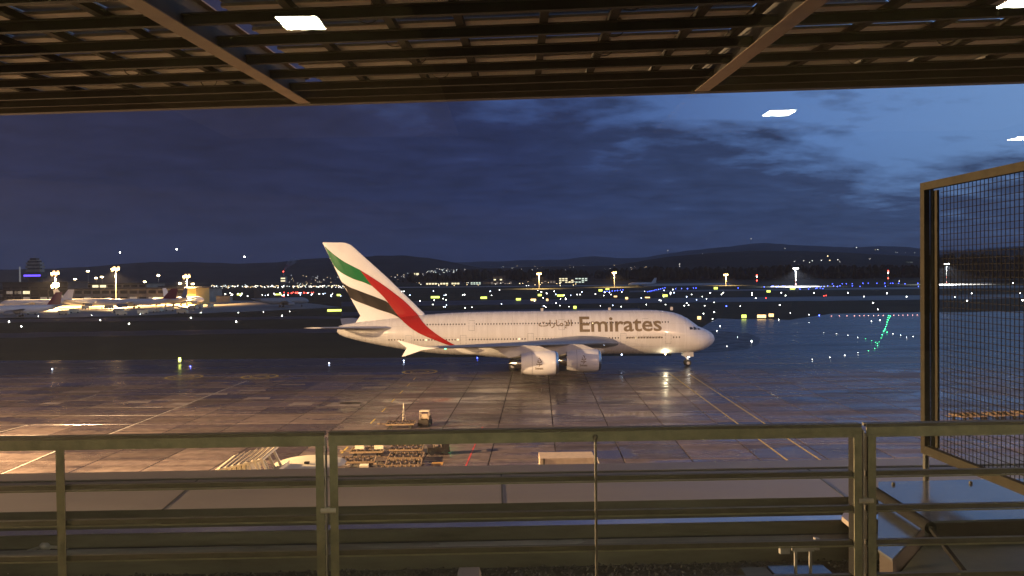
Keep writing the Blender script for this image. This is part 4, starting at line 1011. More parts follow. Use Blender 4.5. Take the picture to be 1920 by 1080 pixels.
# signs
def sign(px, py, w, h, mat, label, group):
    p = on_z(px, py+h*.7, 0); s_ = p.y/FPX
    r_ = empty('taxiway_sign', (p.x, p.y, 0), math.atan2(-p.x, p.y), label=label, cat='sign', group=group)
    W = w*s_; H = max(.5, h*s_)
    MB().box(-W/2, W/2, .02, .25, .25, .25+H).build('sign_case', M['ac_dark'], r_)
    MB().box(-W/2+.04, W/2-.04, -.02, .02, .29, .21+H).build('lit_face', mat, r_)
    for x in (-W*.35, W*.35): MB().box(x-.04, x+.04, .1, .16, 0, .25).build('leg', M['mast'], r_)
    return r_
GS = 'illuminated signs on the airfield'
for px, py, w, h, mk, lb in ((627,582,26,4.2,'sign_y','long bright yellow sign left of the tail, nearest of the wide ones'),(449,552,9,3,'sign_y','yellow sign far left of the chimney'),(522,552,11,2.6,'sign_y','flat yellow sign just left of the chimney'),(635,553,7,3.5,'sign_y','yellow sign touching the left edge of the tail fin'),
    (816,557,16,4,'sign_y','yellow sign just right of the tail fin'),(907,558,12,4,'sign_y','yellow sign above the fuselage left of centre'),(972,561,9,4,'sign_y','yellow sign above the middle of the fuselage'),(1000,562,10,3.5,'sign_o','pale orange sign beside the yellow one above the fuselage'),(1012,553,7,4,'sign_y','small yellow sign below the orange floodlight mast'),
    (1051,554,13,3.5,'sign_y','double width yellow sign above the Arabic lettering'),(1078,576,6,5,'sign_y','round looking yellow sign touching the roof of the aircraft'),(1126,544,7,4,'sign_y','yellow sign far away, left of a close pair'),(1139,542,7,2.6,'sign_y','yellow sign far away, right of a close pair'),(1154,556,6,2.5,'sign_o','small orange sign above the wordmark'),(1214,558,9,2,'sign_o','flat reddish sign right of the wordmark'),
    (1247,554,9,4.5,'sign_y','bright yellow sign above the cockpit'),(1342,540,7,4,'sign_y','yellow sign near the dim orange mast'),(1441,546,7,4,'sign_y','yellow sign left of the white floodlit patch'),(1486,540,9,4.5,'sign_y','yellow sign under the white floodlight'),(1395,593,9,6.5,'sign_y','bright yellow sign right of the aircraft nose'),(1428,593,16,6,'sign_o','wide peach sign right of the yellow one'),(1446,591,9,6,'sign_o','small peach sign, rightmost of three by the nose'),
    (1311,596,7,6,'sign_o','orange light box right above the cockpit'),(1026,562,4,4,'sign_o','tiny orange sign right of the pale orange one'),(1175,559,5,4,'sign_o','tiny orange sign above the last letters')):
    sign(px, py, w, h, M[mk], lb, GS)
s0 = sign(337, 675, 7, 9, M['sign_y'], 'small sign edge on beside a yellow glow on the left grass', GS); s0.rotation_euler = (0, 0, R(70))
ld = bpy.data.lights.new('sign_light', 'SPOT'); ld.energy = 420; ld.color = (.85, .95, .1); ld.spot_size = R(75); ld.spot_blend = .8; ld.shadow_soft_size = .3
lo = bpy.data.objects.new('sign_light', ld); COL.objects.link(lo); lo.parent = s0; lo.location = (0, -.3, 1.0); lo.rotation_euler = (R(75), 0, 0)

# ================================================================== APRON EQUIPMENT
def dolly(label):
    r_ = empty('cargo_dolly', label=label, cat='cargo dolly', group='empty cargo dollies on the apron')
    L, W, H = 3.3, 2.3, .52
    f = MB()
    for y in (-W/2, W/2): f.beam((-L/2, y, H), (L/2, y, H), .12, .16)
    for x in (-L/2, L/2): f.beam((x, -W/2, H), (x, W/2, H), .12, .16)
    f.beam((-L/2, 0, H-.08), (L/2, 0, H-.08), .2, .12)
    f.build('frame', M['dolly'], r_)
    for j in range(3):
        for i in range(8):
            x = -L/2+.25+i*(L-.5)/7; y = -W/2+.4+j*(W-.8)/2
            MB().tube((x, y-.30, H+.06), (x, y+.30, H+.06), .075, n=6).build('roller', M['dolly'] if (i+j) % 2 else M['dolly_dark'], r_)
    for x in (-1.15, 1.15):
        for y in (-.95, .95):
            MB().tube((x, y-.08, .21), (x, y+.08, .21), .21, n=12).build('wheel', M['rubber'], r_)
    t_ = MB(); t_.beam((-L/2, 0, H-.12), (-L/2-1.0, 0, .45), .1, .08); t_.box(-L/2-1.15, -L/2-.85, -.18, .18, .42, .52); t_.build('tow_bar', M['dolly'], r_)
    return r_
dp = None
for px, py, rz, lb in ((752, 801, 3, 'empty roller dolly standing alone beyond the rail with a cone beside it'), (690, 853, 2, 'empty dolly with two pale boxes on its near edge'), (671, 872, 4, 'empty dolly at the left, nearest to the white cabinet'), (763, 849, 2, 'topmost dolly of the right hand stack of four'), (762, 864, 2, 'second dolly from the top in the right hand stack'), (757, 878, 4, 'third dolly from the top in the right hand stack'), (748, 891, 3, 'lowest dolly of the right hand stack, cut by the parapet'),
                       (1815, 786, 8, 'left dolly of the row behind the wire mesh screen'), (1875, 784, 8, 'middle dolly of the row behind the wire mesh screen'), (1930, 781, 8, 'right dolly of the row behind the wire mesh screen')):
    if dp is None: dp = dolly(lb); o = dp
    else: o = copy_tree(dp); o['label'] = lb
    o.location = on_z(px, py, 0); o.rotation_euler = (0, 0, R(rz))
for px, lb in ((676, 'left pale box on the edge of the dolly'), (712, 'right pale box on the edge of the dolly')):
    p = on_z(px, 851, .0); r_ = empty('crate', (p.x, p.y-.35, .62), R(2), label=lb, cat='box', group='pale boxes on the dolly')
    MB().box(-.45, .45, -.3, .3, 0, .42).build('body', M['cream'], r_); MB().box(-.48, .48, -.33, .33, .42, .48).build('lid', M['cream'], r_)
r_ = empty('cabinet', on_z(683, 893, 0), R(4), label='white cabinet on a narrower white foot beside the left dolly', cat='cabinet')
MB().box(-.38, .38, -.38, .38, .42, 1.05).build('case', M['cream'], r_); MB().box(-.22, .22, -.25, .25, 0, .42).build('foot', M['cream'], r_)
r_ = empty('warning_post', on_z(757, 789, 0), 0, label='slender lattice warning post with a pointed top behind the lone dolly', cat='post')
f = MB()
for a in range(3):
    c = (math.cos(a*2.094), math.sin(a*2.094)); f.tube((.22*c[0], .22*c[1], 0), (.04*c[0], .04*c[1], 1.7), .03, n=6)
for z in (.4, .8, 1.2): f.tube((-.15, 0, z), (.15, 0, z), .02, n=6)
f.build('lattice', M['cream'], r_); MB().tube((0, 0, 1.6), (0, 0, 2.3), .09, .01, n=8).build('tip', M['cream'], r_)
def tug(px, py, label, rz):
    r_ = empty('baggage_tug', on_z(px, py, 0), R(rz), label=label, cat='tug', group='baggage tugs')
    MB().box(-1.1, 1.1, -.62, .62, .25, .78).build('chassis', M['dolly_dark'], r_); MB().box(.4, 1.05, -.55, .55, .78, 1.05).build('bonnet', M['dolly_dark'], r_)
    MB().box(-.55, .3, -.58, .58, 1.72, 1.80).build('roof', M['cream'], r_)
    for x in (-.5, .25):
        for y in (-.53, .53): MB().box(x-.03, x+.03, y-.03, y+.03, .78, 1.72).build('roof_post', M['beige'], r_)
    MB().box(-.35, -.05, -.4, .4, .85, 1.0).build('seat', M['beige'], r_); MB().box(-.42, -.32, -.4, .4, 1.0, 1.4).build('backrest', M['beige'], r_)
    for x in (-.7, .7):
        for y in (-.6, .6): MB().tube((x, y-.1, .28), (x, y+.1, .28), .28, n=12).build('wheel', M['rubber'], r_)
tug(797, 797, 'dark baggage tug with a pale roof beside the lone dolly', 85)
tug(822, 851, 'dark baggage tug under the rail beside the green reflection', 10)
gb_ = on_z(838, 841, .9)
r_ = empty('green_beacon', on_z(838, 841, 0), label='short post with a green lamp reflecting in the wet apron', cat='lamp')
MB().tube((0, 0, 0), (0, 0, .8), .05, n=8).build('post', M['mast'], r_); MB().ball((0, 0, .9), .13).build('lamp', lampmat('beacon_green', (.05, 1, .25), 60, True), r_)
# ochre hatch on ground
p = on_z(820, 869, .02); MB().box(-.55, .55, -.6, .6, 0, .02).build('ground_hatch', pm('hatch_ochre', (.45, .24, .06), .4, var=.15), None, label='square ochre hatch cover set in the wet apron below the tug', cat='hatch cover').location = (p.x, p.y, .0)
# container trailer by the building
p = on_z(1013, 914, 0); q = on_z(1116, 912, 0); Ls = q.x - p.x
r_ = empty('container_trailer', (p.x, p.y, 0), R(1), label='beige box trailer with a corner post partly hidden by the parapet', cat='trailer')
MB().box(0, Ls, 0, 2.4, .7, 2.45).build('container', M['beige'], r_); MB().box(-.1, Ls+.1, -.1, 2.5, .5, .7).build('chassis', M['dolly_dark'], r_)
MB().box(.28, .40, -.06, 0, .7, 2.45).build('corner_post', M['dolly_dark'], r_)
P_, F_ = text_tris('04', 1)
if P_:
    mb = MB(); mb.add([(Ls*.52+v.x*.42, -.012, 1.15+v.y*.42) for v in P_], F_); mb.build('lettering', M['lettering'], r_)
MB().beam((Ls+.15, -.1, 2.5), (Ls+.5, -.1, 1.4), .12, .08).build('drawbar', M['cream'], r_)
for x in (.7, 1.4, Ls-1.4, Ls-.7):
    for y in (.2, 2.2): MB().tube((x, y-.12, .38), (x, y+.12, .38), .38, n=12).build('wheel', M['rubber'], r_)

# passenger bridge head rising over the parapet at left
Z0 = 8.0
def jb(px, py, z): return on_z(px, py, z)
root = empty('passenger_bridge', (-13.0, 44, 0), label='cream passenger bridge head with ribbed canopy reaching over the parapet', cat='passenger bridge')
def L_(p): return Vector(p) - Vector((-13.0, 44, 0))
c0 = L_(on_y(424, 893, 41)); zt = c0.z
x0 = L_(on_y(422, 890, 42)).x; x1 = L_(on_y(502, 860, 42)).x; x2 = L_(on_y(616, 890, 42)).x
zl = on_y(422, 879, 41).z; zh = on_y(490, 858, 41).z; zr = 7.75
c = MB()
n = 6; WX = (x1-x0)*1.05
for k in range(n):      # ribbed bellows hood rising to the right
    a = k/n; b_ = (k+.82)/n
    xa, xb = x0+WX*.62*a, x0+WX*.62*b_; za, zb = zl+(zh-zl)*.62*a, zl+(zh-zl)*.62*b_
    MB().hexa([(xa, -3.0, 4.3), (xb, -3.0, 4.3), (xb, -.6, 4.3), (xa, -.6, 4.3), (xa, -3.0, za-.12), (xb, -3.0, zb-.12), (xb, -.6, zb-.06), (xa, -.6, za-.06)]).build('bellows_rib', M['cream'], root)
MB().hexa([(x0-.1, -3.15, zl-.13), (x0+WX, -3.15, zh-.13), (x0+WX, -.4, zh-.05), (x0-.1, -.4, zl-.05), (x0-.1, -3.15, zl-.02), (x0+WX, -3.15, zh-.02), (x0+WX, -.4, zh+.10), (x0-.1, -.4, zl+.10)]).build('hood_roof', M['cream'], root)
for k in range(7):
    a = (k+.5)/7; MB().beam((x0+WX*a, -3.17, zl+(zh-zl)*a+.03), (x0+WX*a, -.4, zl+(zh-zl)*a+.16), .05, .06).build('roof_batten', M['beige'], root)
for k in range(3):
    xa = x0+WX*(.66+.15*k); zz = zl+(zh-zl)*(.66+.15*k)
    MB().beam((xa, -3.05, zz-.12), (xa+.42, -3.05, zz-1.05), .12, .10, (0, 1, 0)).build('brace', M['cream'], root)
    MB().beam((xa, -.9, zz-.12), (xa+.42, -.9, zz-1.05), .12, .10, (0, 1, 0)).build('brace', M['cream'], root)
MB().box(x0-.08, x1-.3, -3.06, -3.02, 4.3, 4.6).build('sill', M['cream'], root)
MB().hexa([(x1-.9, -2.9, zr-.9), (x1+.7, -2.9, zr+.1), (x1+.7, -.4, zr+.1), (x1-.9, -.4, zr-.9), (x1-.9, -2.9, zr-.7), (x1+.7, -2.9, zr+.3), (x1+.7, -.4, zr+.3), (x1-.9, -.4, zr-.7)]).build('side_roof', M['cream'], root)
cyl = MB(); cx_, r1_ = (x1+x2)/2+.10, (x2-x1)/2+.30
cyl.tube((cx_, 0, 3.9), (cx_, 0, zr), r1_, n=40); cyl.build('rotunda', M['cream'], root, smooth=True)
MB().tube((cx_, 0, zr), (cx_, 0, zr+.10), r1_+.08, r1_*.9, n=40).build('rotunda_roof', M['cream'], root, smooth=True)
MB().box(cx_-.15, cx_+.1, -.6, -.4, zr+.1, zr+.22).build('roof_vent', M['ac_dark'], root)
MB().beam((cx_-1.0, -r1_-.2, zr-.2), (cx_+r1_+.6, -1.4, zr+.2), .2, .1).build('gutter', M['beige'], root)
MB().tube((cx_, 0, 0), (cx_, 0, 3.9), .5, n=16).build('column', M['steel'], root)
MB().box(x0+.2, x1-.4, -2.6, -.6, 4.1, 4.3).build('cab_floor', M['steel'], root)
MB().tube((x0+1.5, -1.6, .6), (x0+1.5, -1.6, 4.1), .3, n=12).build('column', M['steel'], root)
for sx_ in (-.5, .5): MB().tube((x0+1.5+sx_-.15, -1.6, .55), (x0+1.5+sx_+.15, -1.6, .55), .55, n=16).build('wheel', M['rubber'], root)
MB().box(cx_-1.6, cx_+1.6, -32, -r1_+.3, 4.0, 6.6).build('tunnel', M['cream'], root)

# floodlight mast left of the frame; lower tiers and right mast added as fill
def near_mast(x, y, H, label, tiers, col):
    r_ = empty('floodlight_mast', (x, y, 0), label=label, cat='floodlight mast')
    MB().tube((0, 0, 0), (0, 0, H), .3, .16, n=12).build('pole', M['mast'], r_)
    for z, watts in tiers:
        MB().box(-1.6, 1.6, -.12, .12, z-.1, z+.1).build('crossarm', M['mast'], r_)
        for k in range(4): MB().box(-1.5+k*.8, -.9+k*.8, -.3, .3, z+.1, z+.6).build('lamp_head', M['l_sod'], r_)
        ld = bpy.data.lights.new('flood', 'POINT'); ld.energy = watts; ld.color = col; ld.shadow_soft_size = .7
        lo = bpy.data.objects.new('flood_light', ld); COL.objects.link(lo); lo.parent = r_; lo.location = (0, .4 if y < 30 else -1.2, z+.35)
near_mast(-82, 62, 25, 'sodium floodlight mast of this terminal beyond the left edge of the view, with an added lower tier', ((25, 1280000), (15.5, 310000)), (1, .64, .335))  # lower tier added to light the canopy from below
near_mast(62, 26, 25, 'added two tiered sodium floodlight mast beyond the right edge of the view, for fill light', ((25, 150000), (15.5, 30000)), (1, .58, .34))  # whole right mast added as weak fill light

# ================================================================== TERMINAL ROOF EDGE (own axes: turned 1.4 degrees)
TY = math.atan(.026)
def troot(name, **kw): return empty(name, (0, 0, 18), TY, **kw)
par = troot('roof_parapet', kind='structure')
XR = 4.55; XL = -14
def prof_bar(name, pts, x0, x1, mat, parent, **kw):
    n = len(pts); mb = MB(); mb.add([(x0, y, z) for y, z in pts] + [(x1, y, z) for y, z in pts], [tuple(range(n)), tuple(range(2*n-1, n-1, -1))] + [(i, (i+1)%n, n+(i+1)%n, n+i) for i in range(n)])
    return mb.build(name, mat, parent, **kw)
yo, zo, yi, zi = 10.0, -2.49, 8.93, -2.548
joints = [-14, -7.6, -3.65, .10, 3.96, 7.9, 12]
for a, b in zip(joints, joints[1:]):
    x1_ = b
    o = prof_bar('coping_sheet', [(yi, zi), (yo, zo), (yo, zo-.05), (yi+.02, zi-.05)], a+.008, x1_-.008, M['coping'], par)
    if b < 10: prof_bar('standing_seam', [(yi-.01, zi+.003), (yo, zo+.003), (yo, zo-.01), (yi-.01, zi-.01)], b-.010, b+.010, M['rail_dark'], par)
prof_bar('outer_lip', [(yo+.01, zo+.02), (yo+.28, zo+.045), (yo+.28, zo-.3), (yo+.01, zo-.3)], XL, 12, M['coping'], par)
prof_bar('lip_groove', [(yo, zo+.006), (yo+.012, zo+.006), (yo+.012, zo-.2), (yo, zo-.2)], XL, 12, M['rail_dark'], par)
prof_bar('inner_flashing', [(yi, zi-.004), (yi+.2, zi-.06), (yi+.2, -2.95), (yi, -2.95)], XL, XR, M['olive_wall'], par)
prof_bar('rail_channel', [(8.30, -2.616), (8.44, -2.612), (8.44, -2.748), (8.30, -2.748)], XL, XR+.1, M['olive_wall'], par)
prof_bar('channel_top', [(8.298, -2.613), (8.442, -2.609), (8.442, -2.604), (8.298, -2.608)], XL, XR+.1, M['wet_roof'], par)
prof_bar('lower_ledge', [(7.91, -2.742), (8.24, -2.742), (8.24, -3.0), (7.91, -3.0)], XL, XR+.3, M['grey_roof'], par)
prof_bar('gravel_stop', [(7.88, -2.730), (7.905, -2.730), (7.905, -3.05), (7.88, -3.05)], XL, XR+.3, M['olive_wall'], par)
prof_bar('lower_wall', [(10.2, -2.8), (10.0, -2.8), (10.0, -18), (10.2, -18)], -60, 60, M['bldg'], par)
prof_bar('core', [(9.15, -2.62), (10.0, -2.58), (10.0, -3.4), (8.75, -3.4), (8.75, -2.9), (9.15, -2.9)], XL, XR, M['bldg_dark'], par)
# right-hand mitre of the parapet
def flat(pts, z): return [( (Matrix.Rotation(-TY, 3, 'Z') @ (on_z(a, b, 18+z)-Vector((0, 0, 18))))[:2]) for a, b in pts]
MB().prism(flat([(1597, 933), (1640, 925), (1640, 1004), (1612, 996), (1578, 968)], -2.55), -2.60, -2.55).build('corner_sheet', M['coping'], par)
gr = troot('roof_gravel_bed', kind='structure')
gr.location.z += .10
MB().box(-14, 9, 1.5, 7.875, -3.4, -2.985).build('bed', M['gravel_bed'], gr)
rg = random.Random(5); mb = MB()
for _ in range(7500):
    x = rg.uniform(-6.2, 4.9); y = rg.uniform(6.7, 7.87); r = rg.uniform(.010, .026); z = -2.985 + r*.3 + rg.random()*.012
    a = rg.random()*6.28; ca, sa = math.cos(a)*r, math.sin(a)*r; k = rg.uniform(.6, 1)
    mb.add([(x+ca, y+sa, z), (x-sa*k, y+ca*k, z), (x-ca, y-sa, z), (x+sa*k, y-ca*k, z), (x+sa*.2, y, z+r*.7), (x, y, z-r*.5)], [(0,1,4),(1,2,4),(2,3,4),(3,0,4)])
mb.build('gravel', M['pebble'], gr, kind='stuff')

# rooftop duct at the right
du = troot('rooftop_duct', label='large sheet metal duct housing with a wet top below the mesh screen', cat='duct')
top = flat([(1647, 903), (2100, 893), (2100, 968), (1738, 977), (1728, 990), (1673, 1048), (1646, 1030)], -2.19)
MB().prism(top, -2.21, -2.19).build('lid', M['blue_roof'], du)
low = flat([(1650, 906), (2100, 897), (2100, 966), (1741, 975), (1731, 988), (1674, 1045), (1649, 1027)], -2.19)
MB().prism(low, -3.0, -2.212).build('housing', M['duct_shaded'], du)
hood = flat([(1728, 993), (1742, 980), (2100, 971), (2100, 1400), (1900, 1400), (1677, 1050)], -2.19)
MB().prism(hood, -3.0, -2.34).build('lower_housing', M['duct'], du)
MB().prism(flat([(1780, 983), (2050, 976), (2050, 983), (1782, 990)], -2.33), -2.335, -2.31).build('slot', M['rail_dark'], du)
A = Matrix.Rotation(-TY, 3, 'Z') @ (on_z(1640, 922, 18-2.12)-Vector((0, 0, 18))); B = Matrix.Rotation(-TY, 3, 'Z') @ (on_z(1745, 990, 18-2.12)-Vector((0, 0, 18)))
MB().tube(A, B, .05, n=16).build('pipe', M['wire'], du, smooth=True)
B2 = Matrix.Rotation(-TY, 3, 'Z') @ (on_z(1830, 1100, 18-2.25)-Vector((0, 0, 18)))
MB().beam(B, B2, .03, .03).build('corner_trim', M['wire'], du)
for a, b in ((1675, 909), (1820, 907)):
    A = flat([(a, b)], -2.19)[0]; MB().ball((A[0], A[1], -2.18), .02).build('bolt', M['rail_dark'], du)
# things on the gravel
A = flat([(1505, 1068)], -2.8)[0]
ra = troot('roof_anchor', label='roof anchor with two legs on a square wet plate right of the thin rod', cat='roof anchor')
MB().box(A[0]-.27, A[0]+.27, A[1]-.35, A[1]+.20, -2.985, -2.93).build('base_plate', M['blue_roof'], ra)
for s_ in (-.07, .07): MB().box(A[0]+s_-.012, A[0]+s_+.012, A[1]-.02, A[1]+.0, -2.93, -2.70).build('leg', M['steel'], ra)
MB().box(A[0]-.10, A[0]+.10, A[1]-.03, A[1]+.02, -2.72, -2.64).build('head', M['steel'], ra)
MB().box(A[0]+.11, A[0]+.15, A[1]-.03, A[1]+.02, -2.71, -2.60).build('clamp', M['steel'], ra)
MB().box(A[0]-.22, A[0]-.13, A[1]-.03, A[1]+.02, -2.74, -2.63).build('clamp', M['steel'], ra)
for px, w, d_, lb in ((880, .24, .8, 'pale concrete block on the gravel near the middle of the view'), (1410, .30, .7, 'pale tapered concrete block left of the roof anchor')):
    A = flat([(px, 1066)], -2.83)[0]; o = troot('concrete_block', label=lb, cat='block', group='concrete blocks on the gravel')
    MB().hexa([(A[0]-w/2, A[1]-d_, -2.985), (A[0]+w/2, A[1]-d_, -2.985), (A[0]+w/2, A[1], -2.985), (A[0]-w/2, A[1], -2.985), (A[0]-w/2*.9, A[1]-d_, -2.91), (A[0]+w/2*.9, A[1]-d_, -2.91), (A[0]+w/2*.8, A[1]-.02, -2.91), (A[0]-w/2*.8, A[1]-.02, -2.91)]).build('block', M['olive_wall'] if px > 1000 else M['coping'], o)
A = flat([(85, 1030)], -2.76)[0]
o = troot('cable_clamp', label='small crumpled metal clamp lying on the lower ledge at the left', cat='clamp')
MB().ball((A[0], A[1], -2.83), .05, n=10, m=6, sx=1.3).build('body', M['steel'], o, smooth=True); MB().beam((A[0]-.16, A[1]-.05, -2.86), (A[0]+.0, A[1], -2.82), .03, .02).build('arm', M['steel'], o)
MB().beam((A[0]+.05, A[1], -2.83), (A[0]+.22, A[1]+.03, -2.85), .05, .03).build('arm', M['steel'], o)
o = troot('loose_wire', label='thin pale wire lying across the gravel in the bottom left corner', cat='wire')
A = flat([(15, 1078)], -2.86)[0]; B = flat([(50, 1056)], -2.86)[0]
MB().tube((A[0], A[1], -2.95), (B[0], B[1], -2.93), .006, n=6).build('wire', M['panel_frame'], o)

for o in list(COL.objects):
    if o.parent is None and o.name.split('.')[0] in ('roof_anchor', 'concrete_block', 'cable_clamp', 'loose_wire'): o.location.z += .10
# ---- railing: three bays
RY = 3.2
def rx(px, y=RY):
    t_ = (px-960)/FPX; Y = y/(math.cos(TY) - t_*math.sin(TY)); return t_*Y*math.cos(TY) + Y*math.sin(TY)
def zpx(px, py, y=RY):
    d = ray(px, py); return d.z/d.y*y
bays = [(rx(-500), rx(604), 'left'), (rx(612), rx(1614), 'middle'), (rx(1623), rx(2500), 'right')]
zt_ = -(817-515)/FPX*RY
labels = {'left': 'left bay of the olive steel railing, reaching the left edge', 'middle': 'middle bay of the olive steel railing with a thin rod in its centre', 'right': 'right bay of the olive steel railing below the mesh screen'}
# local frame: rail turned by TY and rolled by nothing; heights from the eye level
for a, b, k in bays:
    r_ = troot('railing', label=labels[k], cat='railing', group='bays of the roof railing')
    ZT = -.631
    MB().box(a, b, RY-.006, RY+.0, ZT-.040, ZT).build('top_rail', M['rail'], r_)
    MB().box(a, b, RY-.004, RY+.035, ZT+.001, ZT+.013).build('cap', M['rail_dark'], r_)
    for zz in (-.822, -.962, -1.102, -1.242, -1.382, -1.522):
        MB().box(a, b, RY+.004, RY+.024, zz-.009, zz+.010).build('bar', M['rail_dark'], r_)
        MB().box(a, b, RY+.001, RY+.0035, zz-.016, zz-.010).build('bar_edge', M['rail'], r_)
    posts = {'left': [rx(108), b-.018], 'middle': [a+.020, b-.018], 'right': [a+.020]}[k]
    for x in posts:
        w = .016
        MB().box(x-w, x+w, RY-.010, RY-.0065, -1.75, ZT-.030).build('post', M['rail'], r_)
        MB().box(x-w+.001, x-w+.006, RY-.0065, RY+.045, -1.75, ZT-.030).build('post_flange', M['wire'], r_)  # near-black material holds this flank dark against the mast light
    if k != 'right':
        xj = b + .0135
        MB().tube((xj-.03, RY-.004, -.928), (xj+.03, RY-.004, -.928), .012, n=12).build('bolt', M['panel_frame'], r_)
        MB().box(b+.002, b+.006, RY-.012, RY+.02, -1.75, ZT-.01).build('joint_flat', M['steel'], r_)
    if k == 'middle':
        x = rx(1113); MB().tube((x, RY-.012, -1.75), (x, RY-.012, ZT-.012), .0055, n=8).build('rod', M['rail_dark'], r_)
        MB().ball((x, RY-.014, ZT-.02), .011).build('rod_clip', M['rail_dark'], r_)
wk = troot('walkway', kind='structure'); MB().box(-14, 9, 1.25, 3.45, -1.83, -1.75).build('deck', M['deck'], wk)

# ---- wire mesh screen, running towards the building
msx = troot('mesh_screen', label='tall framed wire mesh screen standing at the right beyond the railing', cat='mesh screen')
def lf(p): return Matrix.Rotation(-TY, 3, 'Z') @ (p-Vector((0, 0, 18)))
SD = 8.5; SX = (1742-960)/FPX*SD
tfar = lf(on_y(1733, 343, SD)); bfar = lf(on_y(1745, 850, SD))
X = tfar.x; YF = tfar.y; ZT_ = tfar.z; ZB = bfar.z; YN = 4.2
f = lambda *a: MB().box(*a)
f(X-.03, X+.03, YF-.05, YF+.03, ZB, ZT_).build('frame_post', M['screen'], msx)
f(X+.032, X+.05, YF-.09, YF-.052, ZB+.04, ZT_-.04).build('frame_post', M['rail_dark'], msx)
f(X+.052, X+.075, YF-.15, YF-.04, ZB+.08, ZT_-.09).build('frame_post', M['screen'], msx)
f(X-.03, X+.03, YN, YF-.052, ZT_-.08, ZT_).build('top_rail', M['screen'], msx)
f(X-.03, X+.03, YN, YF-.052, ZB, ZB+.09).build('bottom_rail', M['screen'], msx)
f(X-.03, X+.03, YN-.08, YN-.002, ZB-.0, ZT_).build('frame_post', M['screen'], msx)
mb = MB(); y = YN+.03
while y < YF-.17: mb.box(X+.080, X+.0855, y, y+.0055, ZB+.05, ZT_-.05); y += .0625
z = ZB+.12
while z < ZT_-.06: mb.box(X+.086, X+.0915, YN+.0, YF-.155, z, z+.0055); z += .0625
mb.build('wire_mesh', M['wire'], msx, kind='stuff')
MB().tube((X, YF-.02, -2.52), (X, YF-.02, ZB), .03, n=10).build('foot', M['rail_dark'], msx)
MB().tube((X, 6.6, -2.2), (X, 6.6, ZB), .03, n=10).build('foot', M['rail_dark'], msx)

# ================================================================== CANOPY
CH = 2.6
e1 = Vector((1, -.092, 0)); e2 = Vector((.012, 1, .0525)); OC = Vector((0, 0, 18+CH))
can = empty('sunshade_canopy', OC, label='steel sunshade canopy with rows of solar panels overhead', cat='canopy')
def cv(u, v, w=0): return e1*u + e2*v + Vector((0, 0, w))
def cbox(u0, u1, v0, v1, w0, w1):
    return MB().hexa([cv(u0,v0,w0), cv(u1,v0,w0), cv(u1,v1,w0), cv(u0,v1,w0), cv(u0,v0,w1), cv(u1,v0,w1), cv(u1,v1,w1), cv(u0,v1,w1)])
VE = 15.8
UB = [-11.9, -4.24, 3.43, 11.1]
for u in UB:
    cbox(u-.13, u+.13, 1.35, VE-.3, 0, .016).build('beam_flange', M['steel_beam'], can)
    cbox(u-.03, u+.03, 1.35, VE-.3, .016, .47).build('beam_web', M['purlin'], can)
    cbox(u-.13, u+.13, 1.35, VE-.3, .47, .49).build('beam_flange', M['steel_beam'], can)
cbox(-20, 20, VE-.75, VE-.25, .16, .22).build('edge_gutter', M['edge_beam'], can)
cbox(-20, 20, VE-.25, VE, .0, .30).build('edge_beam', M['edge_beam'], can)
cbox(-20, 20, VE-.82, VE-.76, .02, .26).build('edge_channel', M['purlin'], can)
rows = [9.8 + 1.17*k for k in range(-7, 5)]
for v in rows:
    for ub, uc in zip([-20]+UB, UB+[20]):
        cbox(ub+.035, uc-.035, v-.05, v+.05, .07, .20).build('purlin', M['purlin'], can)
        cbox(ub+.035, uc-.035, v-.12, v-.051, .185, .199).build('purlin_lip', M['edge_beam'], can)
for bi, (ub, uc) in enumerate(zip([-19.6]+UB, UB+[18.8])):
    u = ub + .48; seq = []
    while u < uc - .4:
        w = (.92, 1.13)[len(seq) % 2]
        u1 = min(u+w, uc-.30 if uc-u > .5 else uc-.3); seq.append((u, u1)); u += w
    for (ua, u1) in seq:
        if bi in (0, 4) and rows[-1] < 0: continue
        cbox(u1-.06, u1+.05, 1.6, VE-.85, .205, .30).build('rafter', M['purlin'], can)
    for v in rows[3:]:
        for (ua, u1) in seq:
            if u1 - ua < .2: continue
            pa = 960+FPX*(cv(ua, v).x/cv(ua, v).y)
            if pa < -250 or pa > 2150: continue
            va_, vb_ = v+.10, v+1.17+.10
            p = MB().hexa([cv(ua+.02, va_, .31), cv(u1-.02, va_, .31), cv(u1-.02, vb_, .36), cv(ua+.02, vb_, .36), cv(ua+.02, va_, .33), cv(u1-.02, va_, .33), cv(u1-.02, vb_, .38), cv(ua+.02, vb_, .38)])
            o = p.build('solar_panel', M['pv'], can)
            cbox(ua+.02, u1-.02, va_-.09, va_-.002, .295, .335).build('panel_frame', M['panel_frame'], o)
# cable loops and conduit ends under the panels
for u, v in ((-1.9, 9.6), (-1.75, 10.9), (-1.6, 12.1), (-1.35, 13.3), (1.35, 9.5), (1.3, 10.8), (1.28, 12.0), (-6.3, 12.2), (-5.5, 13.4), (-8.2, 10.0), (7.1, 10.9), (6.3, 12.1), (5.5, 13.3), (8.6, 12.2)):
    mb = MB(); c = cv(u, v+.4, .16); P = [c+Vector((.14*math.cos(a), 0, .10*math.sin(a))) for a in [math.pi+math.pi*i/8 for i in range(9)]]
    for a, b in zip(P, P[1:]): mb.tube(a, b, .008, n=5, cap=False)
    mb.build('cable_loop', M['rail_dark'], can)
    MB().tube(cv(u+.08, v+.35, .18), cv(u+.08, v+.35, .30), .03, n=8).build('junction_box', M['panel_frame'], can)

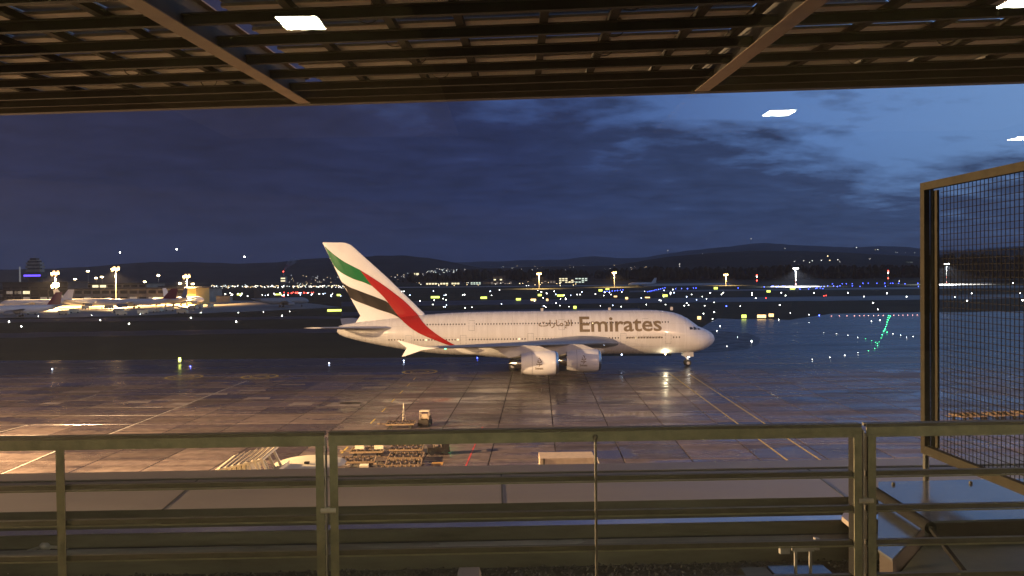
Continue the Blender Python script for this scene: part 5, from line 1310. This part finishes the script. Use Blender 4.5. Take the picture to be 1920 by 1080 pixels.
# ================================================================== ROOM BEHIND THE GLASS
GY = 1.2; HC = 2.2
rm = empty('departure_hall', (0, 0, 18), kind='structure')
MB().box(-12, 12, -14, GY-.05, HC, HC+.1).build('ceiling', M['int_dark'], rm)
MB().box(-12, 12, -14, GY-.05, -1.75, -1.65).build('floor', M['int_floor'], rm)
MB().box(-12, 12, -14.2, -14, -1.65, HC).build('back_wall', M['int_dark'], rm)
MB().box(-12, 12, GY-.05, GY+.15, HC, HC+.75).build('lintel', M['bldg_dark'], rm)
MB().box(-12, 12, GY-.05, GY+.15, -18, -1.65).build('lower_facade', M['bldg_dark'], rm)
# pale ceiling bulkheads
for x0_, x1_, y0_, y1_ in ((-4.3, -.8, -10, -.5), (2.2, 7.5, -10, -.5)):
    MB().box(x0_, x1_, y0_, y1_, HC-.06, HC-.002).build('ceiling_panel', M['int_ceiling'], rm)
win = empty('window', (0, GY, 18), label='large window pane the view is seen through, with faint lamp reflections', cat='window')
MB().add([(-12, 0, -1.65), (12, 0, -1.65), (12, 0, HC), (-12, 0, HC)], [(0,1,2,3)]).build('pane', M['pane'], win)
MB().box(-12, 12, -.04, .04, -1.65, -1.58).build('frame', M['rail_dark'], win)
def clamp_lamp(x, y, lb, s_=.17):
    r_ = empty('ceiling_lamp', (x, y, 18+HC-.065), label=lb, cat='ceiling lamp', group='square ceiling lamps of the hall')
    MB().box(-s_-.02, s_+.02, -s_-.02, s_+.02, -.005, .06).build('frame', M['rail_dark'], r_)
    MB().box(-s_, s_, -s_, s_, -.012, -.006).build('diffuser', M['diffuser'], r_)
for (px, py, lb) in ((565, 45, 'square ceiling lamp mirrored in the glass at the upper left'), (1461, 213, 'square ceiling lamp mirrored in the sky at the right'), (1921, 260, 'square ceiling lamp mirrored at the right edge above the mesh'), (1932, 2, 'square ceiling lamp mirrored in the upper right corner')):
    d = ray(px, py); t_ = (HC-.08)/d.z; v = d*t_
    clamp_lamp(v.x, 2*GY - v.y, lb)
for x in (-7.5, -3.6, -.4, 2.8, 6.0): clamp_lamp(x, -.35, 'added square ceiling lamp close behind the glass, above the view, to light the railing', .2)  # extra row added to brighten the railing

# ================================================================== AIR
hz = bpy.data.materials.new('haze'); hz.use_nodes = True; t = hz.node_tree; t.nodes.clear()
pv = N(t, 'ShaderNodeVolumePrincipled'); pv.inputs['Density'].default_value = 5.0e-5; pv.inputs['Color'].default_value = (.75, .80, 1, 1)
t.links.new(pv.outputs[0], N(t, 'ShaderNodeOutputMaterial').inputs['Volume'])
USE_HAZE = True
if USE_HAZE: MB().box(-9500, 9500, -400, 12500, -7, 640).build('haze', hz, kind='stuff')
